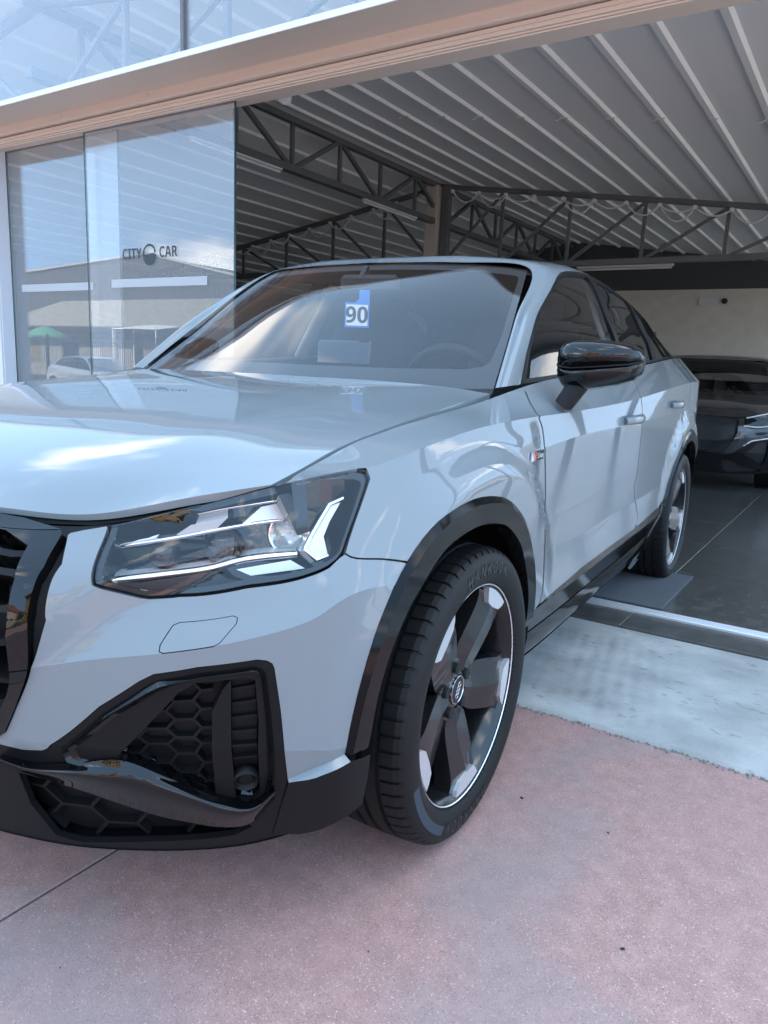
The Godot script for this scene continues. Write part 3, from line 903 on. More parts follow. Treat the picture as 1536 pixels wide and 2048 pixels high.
			for k in 32:
				var w0 := -0.02 + (PI + 0.04) * k / 32.0
				var w1 := -0.02 + (PI + 0.04) * (k + 1) / 32.0
				for i in 2:
					var a0 := Vector3(prof[i].x * s, 0.335 + prof[i].y * sin(w0), zc + prof[i].y * cos(w0))
					var a1 := Vector3(prof[i + 1].x * s, 0.335 + prof[i + 1].y * sin(w0), zc + prof[i + 1].y * cos(w0))
					var b0 := Vector3(prof[i].x * s, 0.335 + prof[i].y * sin(w1), zc + prof[i].y * cos(w1))
					var b1 := Vector3(prof[i + 1].x * s, 0.335 + prof[i + 1].y * sin(w1), zc + prof[i + 1].y * cos(w1))
					var m := Vector3(s, 0, 0) if i == 0 else -Vector3(0, sin(w0), cos(w0))
					mb.quad(a0, a1, b1, b0, m)
			put(mb, "wheel_arch_liner", LINER, car)
		# window frames and panes
		mb = MB.new()
		panel(mb, C, window_frame(), [front_window(), rear_window(), quarter_window()], 0.1 if detail > 1 else 0.4, 0.1, 0.001, 0.008)
		put(mb, "window_frame", PLASTIC, car)
		for e in [[front_window(), SIDEGLASS, "front_window"], [rear_window(), REARGLASS, "rear_window"], [quarter_window(), REARGLASS, "quarter_window"]]:
			mb = MB.new()
			panel(mb, C, inset(e[0], -0.01), [], 0.1 if detail > 1 else 0.5, 0.1 if detail > 1 else 0.4, -0.006)
			put(mb, e[2], e[1], car)
		# door handles
		for e in [[11.96, 12.36, door], [13.55, 13.95, rdoor]]:
			mb = MB.new()
			var path := []
			var w := 3.18 if e[2] == door else 3.35
			var loops := []
			for i in 13:
				var k := i / 12.0
				var u := lerpf(e[0], e[1], k)
				var lift := 0.012 + 0.026 * pow(sin(PI * clampf(k, 0.0, 1.0)), 0.35)
				var c := B.at(u, w, lift - 0.006)
				var nn := B.out(u, w)
				var tt := (B.at(u + 0.01, w) - B.at(u - 0.01, w)).normalized()
				var up := nn.cross(tt).normalized()
				var loop := []
				var r := 0.5 + 0.5 * pow(sin(PI * clampf(k * 0.96 + 0.02, 0.0, 1.0)), 0.3)
				for j in 12:
					var a := TAU * j / 12.0
					loop.append(c + up * cos(a) * 0.017 * r + nn * sin(a) * 0.010 * r)
				loops.append(loop)
			mb.skin(loops)
			put(mb, "door_handle", paint, e[2])
	# cabin skin: pillars and roof
	mb = MB.new()
	for s in sides:
		C.sx = s
		panel(mb, C, rect(0, 0, 6, 4), [window_frame()], 0.125 if detail > 1 else 0.5, 0.1 if detail > 1 else 0.25, 0.0, 0.0)
		edge(mb, C, window_frame(), 0.0, 0.012)
	put(mb, "roof", paint, car)
	# windscreen
	mb = MB.new()
	var bord := MB.new()
	for s in sides:
		W.sx = s
		panel(mb, W, rect(0, 0, 3.98, 2.985), [], 0.25 if detail > 1 else 1.0, 0.15 if detail > 1 else 0.5, -0.003)
		var clear := pv([-0.2, 0.42, 2.0, 0.42, 3.3, 0.44, 3.62, 0.5, 3.74, 0.62, 3.80, 1.2, 3.80, 2.72, 3.72, 2.80, -0.2, 2.82])
		panel(bord, W, rect(0, -0.08, 3.98, 2.985), [clear], 0.25, 0.1, -0.009)
	var ws := put(mb, "windscreen", SCREENGLASS, car)
	put(bord, "black_border", BLACK, ws)
	# floor of the car and tail
	mb = MB.new()
	mb.box(Vector3(0, 0.30, -1.3), Vector3(1.0, 0.16, 3.9), 0.02)
	mb.box(Vector3(0, 0.28, -1.3), Vector3(1.5, 0.10, 1.7), 0.02)
	put(mb, "underbody", LINER, car)
	mb = MB.new()
	for s in sides:
		B.sx = s
		C.sx = s
		var rows := []
		for i in 9:
			var k := i / 8.0
			var l := []
			for j in 13:
				var p := B.at(16.0 + 3.0 * j / 12.0, 4.97)
				var q := C.at(6.0, 4.0 * j / 12.0)
				l.append(p.lerp(q, k))
			rows.append(l)
		mb.sheet(rows, Vector3(0, 0.5, -1))
	put(mb, "tailgate", REARGLASS if detail == 1 else paint, car)
	# wheels
	for s in sides:
		for zc in [0.0, -2.6]:
			var w := root("wheel", Vector3(0.7735 * s, 0.335, zc), car)
			if s < 0:
				w.rotation.y = PI
			build_wheel(w, detail)
	# simple grille and lamps of the cars farther off
	if detail == 1:
		mb = MB.new()
		for s in sides:
			B.sx = s
			panel(mb, B, grille_outline(), [], 0.3, 0.25, -0.01)
			panel(mb, B, pv(UV_FOGIN), [], 0.3, 0.25, -0.02)
			panel(mb, B, pv(UV_LIPPIX), [], 0.3, 0.25, -0.02)
		put(mb, "grille", BLACK, car)
		for s in sides:
			B.sx = s
			mb = MB.new()
			panel(mb, B, pv(UV_HL), [], 0.2, 0.2, -0.003)
			var hl := put(mb, "headlight", GLOSS, car)
			mb = MB.new()
			for e in [[4.02, 3.95, 3.18, 6.45, 3.9], [4.4, 3.1, 3.1, 6.4, 3.15]]:
				for i in 12:
					var k := i / 12.0
					var a := Vector2(lerpf(3.1, e[3], k), lerpf(e[2] if e[0] > 4.1 else 4.0, e[4], k))
					var b := Vector2(lerpf(3.1, e[3], k + 1 / 12.0), lerpf(e[2] if e[0] > 4.1 else 4.0, e[4], k + 1 / 12.0))
					ridge(mb, B, PackedVector2Array([a, b]), 0.014, 0.004, -0.004)
			ridge(mb, B, PackedVector2Array([Vector2(6.4, 3.15), Vector2(6.5, 3.5), Vector2(6.45, 3.9)]), 0.016, 0.004, -0.004)
			put(mb, "light_guide", MILK, hl)
			mb = MB.new()
			ridge(mb, B, PackedVector2Array([Vector2(3.0, 1.5), Vector2(3.5, 1.78), Vector2(5.15, 1.84), Vector2(5.4, 1.6), Vector2(5.5, 0.8)]), 0.016, 0.004, -0.004)
			put(mb, "intake_trim", CHROME, car)
			# tail lamps
			mb = MB.new()
			panel(mb, B, rect(16.2, 3.2, 17.6, 4.2), [], 0.2, 0.2, 0.006)
			put(mb, "tail_light", RED, car)
	return car

func build_wheel(w: Node3D, detail: int) -> void:
	# local x points out of the car
	var tyre := MB.new()
	var prof := [Vector2(0.098, 0.2450), Vector2(0.106, 0.2560), Vector2(0.1125, 0.2720), Vector2(0.1155, 0.2900), Vector2(0.1135, 0.3060), Vector2(0.1075, 0.3190), Vector2(0.0985, 0.3275), Vector2(0.088, 0.3315),
		Vector2(0.060, 0.3340), Vector2(0.0585, 0.3275), Vector2(0.0505, 0.3275), Vector2(0.049, 0.3347), Vector2(0.022, 0.3352), Vector2(0.0205, 0.328), Vector2(0.0115, 0.328), Vector2(0.010, 0.3355)]
	if tyre_mesh == null or detail == 1:
		var seg := 64 if detail > 1 else 20
		var half := prof.duplicate()
		var whole := []
		for p in half:
			whole.append(p)
		for i in range(half.size() - 1, -1, -1):
			whole.append(Vector2(-half[i].x, half[i].y))
		if detail == 1:
			tyre.lathe([Vector2(0.098, 0.245), Vector2(0.1155, 0.29), Vector2(0.1, 0.327), Vector2(0.06, 0.335), Vector2(-0.06, 0.335), Vector2(-0.1, 0.327), Vector2(-0.1155, 0.29), Vector2(-0.098, 0.245)], 32)
		else:
			# shoulder blocks: the radius drops in the slots between them
			var cuts := [0.0, 0.08, 0.11, 0.5, 0.89, 0.92]
			var rows := []
			for i in seg:
				for c in cuts:
					var a: float = TAU * (i + c) / seg
					var slot: bool = c < 0.1 or c > 0.91
					var l := []
					for k in whole.size():
						var p: Vector2 = whole[k]
						var r: float = p.y
						var ax: float = absf(p.x)
						if slot and ax > 0.0595 and ax < 0.1 and r > 0.325:
							r -= 0.0055
						var skew: float = (ax - 0.06) * 0.25 * signf(p.x) if r > 0.32 else 0.0
						l.append(Vector3(p.x, r * sin(a + skew), r * cos(a + skew)))
					rows.append(l)
			var R := rows.size()
			for i in R:
				var j := (i + 1) % R
				for k in whole.size() - 1:
					var A: Vector3 = rows[i][k]
					var Bq: Vector3 = rows[i][k + 1]
					var Cq: Vector3 = rows[j][k + 1]
					var D: Vector3 = rows[j][k]
					var m := (Cq - A).cross(D - Bq).normalized()
					var o := (A + Cq) * 0.5
					var ref := Vector3(o.x * 1.2, o.y, o.z).normalized()
					ref = Vector3(o.x, 0, 0).normalized() * 0.4 + Vector3(0, o.y, o.z).normalized() * 0.6
					if m.dot(ref) < 0:
						m = -m
					var flat: bool = k >= 6 and k <= whole.size() - 9
					if flat:
						tyre.quad(A, Bq, Cq, D, m)
					else:
						var ms := []
						for q in [[i, k], [i, k + 1], [j, k + 1], [j, k]]:
							var P: Vector3 = rows[q[0]][q[1]]
							var kk: int = q[1]
							var t0: Vector2 = whole[maxi(kk - 1, 0)]
							var t1: Vector2 = whole[mini(kk + 1, whole.size() - 1)]
							var d2 := (t1 - t0)
							var n2 := Vector2(-d2.y, d2.x).normalized()
							var rad := Vector3(0, P.y, P.z).normalized()
							var nn := Vector3(n2.x, 0, 0) + rad * n2.y
							if nn.dot(ref) < 0:
								nn = -nn
							ms.append(nn)
						tyre.quads(A, Bq, Cq, D, ms[0], ms[1], ms[2], ms[3])
		if detail > 1:
			tyre_mesh = tyre.mesh()
	var ty: MeshInstance3D
	if detail > 1:
		ty = share(tyre_mesh, "tyre", RUBBER, w)
	else:
		ty = put(tyre, "tyre", RUBBER, w)
	# barrel and lip
	var mb := MB.new()
	mb.lathe([Vector2(0.0985, 0.2462), Vector2(0.092, 0.2415), Vector2(0.080, 0.2330), Vector2(0.02, 0.2260), Vector2(-0.10, 0.2280), Vector2(-0.105, 0.246)], 72 if detail > 1 else 24)
	put(mb, "rim", ALLOY, w)
	mb = MB.new()
	mb.lathe([Vector2(0.0975, 0.2500), Vector2(0.1005, 0.2525), Vector2(0.1015, 0.2490), Vector2(0.0985, 0.2462)], 96 if detail > 1 else 24)
	put(mb, "rim_lip", MACHINED, w)
	# brake disc and hub
	mb = MB.new()
	mb.lathe([Vector2(-0.01, 0.0), Vector2(0.012, 0.0), Vector2(0.012, 0.075), Vector2(-0.005, 0.08), Vector2(-0.005, 0.155), Vector2(-0.022, 0.156)], 48 if detail > 1 else 16, Vector3.ZERO, Basis.IDENTITY, 0.99)
	put(mb, "brake_disc", SATINDARK if SATINDARK else STEEL, w)
	if detail > 1:
		mb = MB.new()
		mb.box(Vector3(0.0, 0.05, 0.135), Vector3(0.085, 0.17, 0.075), 0.015)
		put(mb, "brake_caliper", ALLOY, w)
	# five broad spokes
	var fx := func(r: float) -> float: return lerpf(0.066, 0.0925, smoothstep(0.05, 0.225, r))
	if spoke_mesh == null:
		var sp := MB.new()
		var fa := MB.new()
		var rr := [0.045, 0.085, 0.10, 0.115, 0.14, 0.16, 0.18, 0.20, 0.22, 0.2345]
		var ra := [36.0, 35.9, 33.5, 30.5, 25.5, 22.5, 19.8, 17.6, 17.2, 18.0]
		var la := []
		for e in ra:
			la.append(-e)
		var ri := [0.0, -3.0, -3.0, -3.0, -2.0, -1.0, 0.0, 1.0, 2.0, 3.0]
		var pt := func(r: float, deg: float, x: float) -> Vector3:
			return Vector3(x, r * cos(deg_to_rad(deg)), r * sin(deg_to_rad(deg)))
		for i in rr.size() - 1:
			var q := []
			for e in [i, i + 1]:
				var r: float = rr[e]
				var x: float = fx.call(r)
				q.append([pt.call(r, la[e], x - 0.05), pt.call(r, la[e], x - 0.007), pt.call(r, ri[e], x), pt.call(r, ra[e], x - 0.012), pt.call(r, ra[e], x - 0.05)])
			for k in 4:
				var A: Vector3 = q[0][k]
				var Bq: Vector3 = q[0][k + 1]
				var Cq: Vector3 = q[1][k + 1]
				var D: Vector3 = q[1][k]
				var m := (Cq - A).cross(D - Bq).normalized()
				if k == 0 and m.z > 0: m = -m
				if k == 3 and m.z < 0: m = -m
				if (k == 1 or k == 2) and m.x < 0: m = -m
				sp.quad(A, Bq, Cq, D, m)
		# end wall of the spoke
		var R := 0.2345
		var xe: float = fx.call(R)
		sp.quad(pt.call(R, -18.0, xe - 0.05), pt.call(R, -18.0, xe - 0.007), pt.call(R, 18.0, xe - 0.012), pt.call(R, 18.0, xe - 0.05), Vector3(0, 1, 0))
		spoke_mesh = sp.mesh()
		# machined end face, slightly proud
		var out_l := PackedVector2Array()
		for k in 9:
			out_l.append(Vector2(0.2415, lerpf(-14.5, 13.5, k / 8.0)))
		var in_l := [Vector2(0.226, 12.5), Vector2(0.207, 9.5), Vector2(0.203, 0.0), Vector2(0.212, -10.0), Vector2(0.228, -13.5)]
		var pts := []
		for p in out_l:
			pts.append(p)
		for p in in_l:
			pts.append(p)
		var flat2 := PackedVector2Array()
		for p in pts:
			flat2.append(Vector2(p.x * cos(deg_to_rad(p.y)), p.x * sin(deg_to_rad(p.y))))
		var ids := Geometry2D.triangulate_polygon(flat2)
		var P3 := []
		for p in flat2:
			var r := p.length()
			P3.append(Vector3(fx.call(r) + 0.0045, p.x, p.y))
		for k in range(0, ids.size(), 3):
			var m := Vector3(1, -0.1, 0).normalized()
			fa.tri(P3[ids[k]], P3[ids[k + 1]], P3[ids[k + 2]], m, m, m)
		for k in P3.size():
			var a: Vector3 = P3[k]
			var b: Vector3 = P3[(k + 1) % P3.size()]
			var m := (b - a).cross(Vector3.RIGHT).normalized()
			fa.quad(a, b, b - Vector3(0.014, 0, 0), a - Vector3(0.014, 0, 0), m)
		face_mesh = fa.mesh()
	for i in 5:
		var tr := Transform3D(Basis(Vector3.RIGHT, deg_to_rad(72.0 * i + 41.0)), Vector3.ZERO)
		var sp := share(spoke_mesh, "spoke", ALLOY, w, tr)
		share(face_mesh, "machined_face", MACHINED, w, tr)
	# hub, cap with four rings, bolts
	mb = MB.new()
	mb.lathe([Vector2(0.02, 0.078), Vector2(0.055, 0.078), Vector2(0.061, 0.072), Vector2(0.063, 0.036), Vector2(0.060, 0.034), Vector2(0.060, 0.0)], 40 if detail > 1 else 12, Vector3.ZERO, Basis.IDENTITY, 0.9)
	put(mb, "hub", ALLOY, w)
	if detail == 1:
		return
	mb = MB.new()
	mb.lathe([Vector2(0.060, 0.0335), Vector2(0.0675, 0.033), Vector2(0.0680, 0.0315), Vector2(0.0668, 0.0305)], 48)
	put(mb, "cap_ring", CHROME, w)
	mb = MB.new()
	mb.lathe([Vector2(0.0668, 0.0308), Vector2(0.0676, 0.015), Vector2(0.0678, 0.0001)], 40)
	put(mb, "cap", BLACK, w)
	mb = MB.new()
	for i in 4:
		var path := []
		for k in 20:
			var a := TAU * k / 20.0
			path.append(Vector3(0.0683, 0.0062 * sin(a), (i - 1.5) * 0.0088 + 0.0062 * cos(a)))
		mb.tube(path, 0.0009, 6, true)
	var em := put(mb, "emblem", CHROME, w)
	em.rotation.x = deg_to_rad(62.0)
	for i in 5:
		var a := deg_to_rad(72.0 * i + 77.0)
		mb = MB.new()
		mb.lathe([Vector2(0.055, 0.0125), Vector2(0.0662, 0.0125), Vector2(0.0665, 0.0115), Vector2(0.0655, 0.0)], 16, Vector3(0.0015, 0.054 * cos(a), 0.054 * sin(a)), Basis.IDENTITY, 0.9)
		put(mb, "wheel_bolt", LINER, w)
	# dull blue paper label left on the sidewall
	if w.position.x > 0 and w.position.z > -1.0:
		mb = MB.new()
		var rows := [[], []]
		for k in 13:
			var a := deg_to_rad(lerpf(108.0, 151.0, k / 12.0))
			rows[0].append(Vector3(0.1162, 0.283 * cos(a), 0.283 * sin(a)))
			rows[1].append(Vector3(0.1145, 0.303 * cos(a), 0.303 * sin(a)))
		mb.sheet(rows, Vector3.RIGHT)
		put(mb, "paper_label", mat("blue_grey_label", Color(0.030, 0.042, 0.058), 0.7), ty)
	# maker's name raised on the sidewall
	for start in [90.0, 270.0]:
		var word := "HANKOOK"
		for i in word.length():
			var tm := text_mesh(word[i], 0.036, 0.002)
			var a := deg_to_rad(start - 16.0 + i * 6.6)
			var up := Vector3(0, sin(a), cos(a))
			var o := share(tm, "raised_letter", RUBBER2, ty)
			o.transform = Transform3D(Basis(Vector3.RIGHT.cross(up) * -1.0, up, Vector3.RIGHT), Vector3(0.1147, 0, 0) + up * 0.289)

var tyre_mesh: ArrayMesh
var spoke_mesh: ArrayMesh
var face_mesh: ArrayMesh
var SATINDARK: StandardMaterial3D

# ------------------------------------------------------------------ details of the crossover in front
func build_hero_details(car: Node3D) -> void:
	var B := Sheet.new(G_BELT, [1, 2, 3, 4], true, true, 1.0)
	var sides := [1.0, -1.0]
	var mb := MB.new()
	# grille: gloss frame, bars, dark radiator behind
	for s in sides:
		B.sx = s
		panel(mb, B, grille_outline(), [grille_opening()], 0.1, 0.1, 0.006, 0.05)
	var gr := put(mb, "grille", GLOSS, car)
	mb = MB.new()
	for s in sides:
		B.sx = s
		panel(mb, B, grille_opening(), [], 0.2, 0.2, -0.11)
	put(mb, "radiator", LINER, gr)
	var rows := [3.62, 3.15, 2.68, 2.21, 1.74, 1.36]
	for i in rows.size():
		mb = MB.new()
		for s in sides:
			B.sx = s
			var path := PackedVector2Array()
			for k in 17:
				var u := 2.22 * k / 16.0
				var zig := absf(fposmod(u / 0.78 + (0.5 if i % 2 else 0.0), 1.0) - 0.5) * 2.0
				path.append(Vector2(u, rows[i] + 0.10 * clampf(zig * 2.0 - 0.5, 0.0, 1.0)))
			for r in Geometry2D.intersect_polyline_with_polygon(path, grille_opening()):
				ridge(mb, B, r, 0.016, -0.012, -0.07)
		put(mb, "grille_bar", PLASTIC, gr)
	for i in rows.size() - 1:
		for k in 3:
			for s in sides:
				mb = MB.new()
				B.sx = s
				var u := 0.78 * (k + (0.25 if i % 2 else 0.75))
				var seg := PackedVector2Array([Vector2(u, rows[i + 1] + 0.03), Vector2(u, rows[i] + 0.03)])
				for r in Geometry2D.intersect_polyline_with_polygon(seg, grille_opening()):
					ridge(mb, B, r, 0.012, -0.022, -0.07)
				if mb.v.size():
					put(mb, "grille_web", PLASTIC, gr)
	for s in sides:
		B.sx = s
		# side intake
		mb = MB.new()
		var ring := pv(UV_RINGO)
		var inn := pv(UV_FOGIN)
		var poly := PackedVector2Array()
		poly.append_array(ring)
		poly.append_array([Vector2(4.90, 0.33), Vector2(4.2, 0.5), Vector2(3.2, 0.80), Vector2(2.5, 0.88)])
		# dished from the outer edge in to the opening
		var mid := Vector2(4.35, 1.08)
		var dish := [[], [], [], []]
		for k in 121:
			var a := TAU * k / 120.0
			var far := mid + Vector2(cos(a), sin(a)) * 4.0
			var eo := mid
			var ei := mid
			for r in Geometry2D.intersect_polyline_with_polygon(PackedVector2Array([mid, far]), poly):
				eo = r[r.size() - 1]
				break
			for r in Geometry2D.intersect_polyline_with_polygon(PackedVector2Array([mid, far]), inn):
				ei = r[r.size() - 1]
				break
			var len := maxf(eo.distance_to(ei), 0.001)
			var near := eo.lerp(ei, minf(0.42, 0.12 / len))
			dish[0].append(B.at(eo.x, eo.y, -0.007))
			dish[1].append(B.at(eo.lerp(near, 0.62).x, eo.lerp(near, 0.62).y, 0.009))
			dish[2].append(B.at(near.x, near.y, 0.002))
			dish[3].append(B.at(ei.x, ei.y, -0.026))
		for k in 3:
			mb.sheet([dish[k], dish[k + 1]], Vector3(s * 0.6, 0.0, 0.8))
		var intake := put(mb, "side_intake", GLOSS, car)
		mb = MB.new()
		panel(mb, B, inset(inn, -0.03), [], 0.2, 0.1, -0.034)
		put(mb, "intake_backing", PLASTIC, intake)
		mb = MB.new()
		var left := Geometry2D.intersect_polygons(inn, rect(2.0, 0.0, 4.42, 2.0))
		for l in hexes(left[0], 0.245, 0.092, Vector2(4.02, 0.99), 0.52):
			ridge(mb, B, l, 0.0065, -0.020, -0.036)
		# second, finer rim inside each cell
		put(mb, "honeycomb_mesh", PLASTIC, intake)
		mb = MB.new()
		panel(mb, B, pv([4.41, 0.57, 4.44, 1.38, 4.60, 1.58, 4.72, 1.655, 4.73, 0.5]), [], 0.1, 0.1, -0.004, 0.034)
		put(mb, "fin", PLASTIC, intake)
		mb = MB.new()
		panel(mb, B, pv([4.74, 0.5, 4.735, 1.65, 4.97, 1.64, 5.07, 1.60, 5.14, 1.24, 5.13, 0.56, 5.0, 0.48]), [], 0.1, 0.1, -0.022, 0.0)
		for k in 6:
			var w := 0.86 + 0.135 * k
			ridge(mb, B, PackedVector2Array([Vector2(4.74, w), Vector2(4.93, w + 0.004), Vector2(5.12, w + 0.01)]), 0.006, -0.014, -0.024)
		put(mb, "ribbed_panel", PLASTIC, intake)
		mb = MB.new()
		var c := B.at(4.925, 0.665, -0.016)
		var nn := B.out(4.925, 0.665)
		var bx := Basis(nn, Vector3.UP.cross(nn).cross(nn).normalized() * -1.0, Vector3.ONE)
		var yy := (Vector3.UP - nn * nn.dot(Vector3.UP)).normalized()
		bx = Basis(nn, yy, nn.cross(yy))
		mb.lathe([Vector2(0.0, 0.024), Vector2(0.010, 0.023), Vector2(0.014, 0.019), Vector2(0.010, 0.0155), Vector2(0.006, 0.013), Vector2(0.008, 0.0115), Vector2(0.0085, 0.0)], 32, c, bx, 0.7)
		put(mb, "parking_sensor", PLASTIC, intake)
		# lower mesh
		mb = MB.new()
		var lp := pv(UV_LIPPIX)
		lp[0] = Vector2(0.0, 0.70)
		lp.insert(1, Vector2(1.85, 0.66))
		lp[lp.size() - 1] = Vector2(1.75, 0.3)
		lp.append(Vector2(0.0, 0.3))
		panel(mb, B, inset(lp, -0.02), [], 0.2, 0.1, -0.036)
		var low := put(mb, "lower_grille", PLASTIC, car)
		mb = MB.new()
		for l in hexes(lp, 0.40, 0.145, Vector2(3.0, 0.33), 0.5):
			ridge(mb, B, l, 0.008, -0.020, -0.038)
		put(mb, "honeycomb_mesh", PLASTIC, low)
		# gloss blade under the intake
		mb = MB.new()
		var bl := Sheet.new(G_BLADE, [], false, false, 1.0)
		var rr := []
		for j in 13:
			var l := []
			for i in 57:
				l.append(bl.at(7.0 * i / 56.0, 2.0 * j / 12.0) * Vector3(s, 1, 1))
			rr.append(l)
		mb.sheet(rr, Vector3(s * 0.5, 0.3, 1))
		var back := []
		for j in [0, 12]:
			for i in 56:
				mb.quad(rr[j][i], rr[j][i + 1], rr[j][i + 1] + Vector3(-0.02 * s, 0, -0.03), rr[j][i] + Vector3(-0.02 * s, 0, -0.03), Vector3(0, 1 if j == 0 else -1, 0))
		put(mb, "bumper_blade", GLOSS, car)
		# painted ledge where the skin ends over the corner cladding
		mb = MB.new()
		var cl := pv(UV_CLAD)
		for i in 24:
			var a := cl[0].lerp(cl[2], i / 24.0) + Vector2(0.0, 0.006)
			var b := cl[0].lerp(cl[2], (i + 1) / 24.0) + Vector2(0.0, 0.006)
			var up := (B.out(a.x, a.y) * 0.6 + Vector3.UP).normalized()
			mb.quad(B.at(a.x, a.y + 0.025, -0.001), B.at(b.x, b.y + 0.025, -0.001), B.at(b.x, b.y, 0.0015 + 0.015 * smoothstep(5.5, 6.2, b.x)), B.at(a.x, a.y, 0.0015 + 0.015 * smoothstep(5.5, 6.2, a.x)), up)
		put(mb, "bumper_ledge", COAT, car)
		# headlight
		build_headlight(car, B, s)
		build_mirror(car, s)
		# mud flap behind the wheel and small deflector in front of it
		mb = MB.new()
		mb.box(Vector3(0.735 * s, 0.205, 0.39), Vector3(0.035, 0.07, 0.012), 0.004)
		put(mb, "air_deflector", LINER, car)
	# badge on the fender
	B.sx = 1.0
	var b0 := B.at(10.07, 2.955, 0.002)
	var b1 := B.at(10.285, 2.95, 0.002)
	var bn := B.out(10.18, 2.952)
	var bxx := (b1 - b0).normalized()
	var byy := bn.cross(bxx).normalized()
	var bb := Basis(bxx, byy, bn)
	var badge := MB.new()
	badge.prism(pv([0.032, -0.011, 0.088, -0.011, 0.091, 0.011, 0.035, 0.011]), 0.003, Transform3D(bb, b0))
	var bo := put(badge, "badge", BLACK, car)
	badge = MB.new()
	badge.prism(pv([0.016, -0.011, 0.032, -0.011, 0.035, 0.011, 0.019, 0.011]), 0.0036, Transform3D(bb, b0))
	put(badge, "red_field", RED, bo)
	badge = MB.new()
	badge.prism(pv([0.0, -0.011, 0.016, -0.011, 0.019, 0.011, 0.003, 0.011]), 0.0034, Transform3D(bb, b0))
	put(badge, "silver_field", CHROME, bo)
	var tm := text_mesh("S line", 0.017, 0.0012)
	var tx := share(tm, "lettering", CHROME, bo, Transform3D(bb, b0 + bxx * 0.062 + bn * 0.0036))

func slab(mb: MB, flat: Array, s: float, depth: float) -> void:
	# a thin plate over a loop of points, its mean normal facing forward
	var p := p3(flat, s)
	var c := Vector3.ZERO
	for q in p:
		c += q
	c /= p.size()
	var m := Vector3.ZERO
	for i in p.size():
		m += (p[i] - c).cross(p[(i + 1) % p.size()] - c)
	m = m.normalized()
	if m.z < 0:
		m = -m
	for i in p.size():
		var a: Vector3 = p[i]
		var b: Vector3 = p[(i + 1) % p.size()]
		mb.tri(c, a, b, m, m, m)
		mb.quad(a, b, b - m * depth, a - m * depth, (b - a).cross(m).normalized())

func build_headlight(car: Node3D, B: Sheet, s: float) -> void:
	var o := pv(UV_HL)
	var mb := MB.new()
	# deep dark housing
	panel(mb, B, inset(o, 0.012), [], 0.15, 0.12, -0.085)
	edge(mb, B, inset(o, 0.012), 0.0, 0.086)
	var hl := put(mb, "headlight", GLOSS, car)
	# black rim around the lens
	mb = MB.new()
	panel(mb, B, inset(o, 0.012), [inset(o, 0.085)], 0.08, 0.06, -0.003, 0.004)
	put(mb, "bezel", GLOSS, hl)
	# dark lower skirt
	mb = MB.new()
	slab(mb, HL_SKIRT, s, 0.01)
	put(mb, "skirt", BLACK, hl)
	for e in [HL_STRIP_A, HL_STRIP_B, HL_STRIP_C]:
		mb = MB.new()
		slab(mb, e, s, 0.02)
		put(mb, "reflector", SATIN, hl)
	mb = MB.new()
	slab(mb, HL_TURN, s, 0.012)
	put(mb, "turn_signal", MILK, hl)
	for e in [[HL_BLADE_TOP, 0.0028, CHROME], [HL_BLADE_MID, 0.004, CHROME], [HL_BLADE_LOW, 0.0065, CHROME]]:
		mb = MB.new()
		var path := p3(e[0], s)
		var fine := []
		for i in path.size() - 1:
			var a: Vector3 = path[maxi(i - 1, 0)]
			var d: Vector3 = path[mini(i + 2, path.size() - 1)]
			for k in 5:
				fine.append(Sheet.cr(a, path[i], path[i + 1], d, k / 5.0))
		fine.append(path[path.size() - 1])
		mb.tube(fine, e[1], 8)
		put(mb, "chrome_blade", e[2], hl)
		# shelf that runs back from the blade
		mb = MB.new()
		var rows := [[], []]
		for p in fine:
			rows[0].append(p)
			rows[1].append(p + Vector3(-0.035 * s, 0.006, -0.045))
		mb.sheet(rows, Vector3(0, 1, 0))
		put(mb, "shelf", SATIN if e[1] > 0.006 else GLOSS, hl)
	# daytime light guide
	mb = MB.new()
	slab(mb, HL_DRL, s, 0.03)
	put(mb, "light_guide", MILK, hl)
	mb = MB.new()
	var dp := p3(HL_DRL, s)
	mb.tube([dp[0], dp[1], dp[2], dp[3], dp[4], dp[5]], 0.0045, 8)
	put(mb, "light_guide_edge", CHROME, hl)
	# projectors
	for e in [[Vector3(0.728, 0.766, 0.484), 0.027], [Vector3(0.657, 0.748, 0.566), 0.024], [Vector3(0.585, 0.735, 0.625), 0.019]]:
		var c: Vector3 = e[0] * Vector3(s, 1, 1)
		var ax := Vector3(0.52 * s, 0.10, 0.85).normalized()
		var yy := (Vector3.UP - ax * ax.y).normalized()
		var bas := Basis(ax, yy, ax.cross(yy))
		var r: float = e[1]
		mb = MB.new()
		var loops := []
		for i in 7:
			var k := i / 6.0
			var loop := []
			for j in 28:
				var a := TAU * j / 28.0
				var q := pow(pow(absf(cos(a)), 4.0) + pow(absf(sin(a)), 4.0), -0.25)
				var rad := r * q * cos(k * PI * 0.47)
				loop.append(c + bas * Vector3(0.004 + 0.016 * sin(k * PI * 0.5), rad * sin(a), rad * cos(a)))
			loops.append(loop)
		mb.skin(loops, true)
		put(mb, "projector_lens", LENS if r > 0.026 else CLEAR, hl)
		mb = MB.new()
		mb.lathe([Vector2(-0.012, 0.002), Vector2(-0.010, r * 0.8), Vector2(0.004, r * 1.16), Vector2(0.004, r * 1.28), Vector2(-0.03, r * 1.3)], 28, c, bas, 0.5)
		put(mb, "projector_bowl", CHROME if r > 0.026 else GLOSS, hl)
	# outer lens
	mb = MB.new()
	panel(mb, B, inset(o, 0.016), [], 0.1, 0.08, 0.0)
	put(mb, "lens", CLEAR, hl)

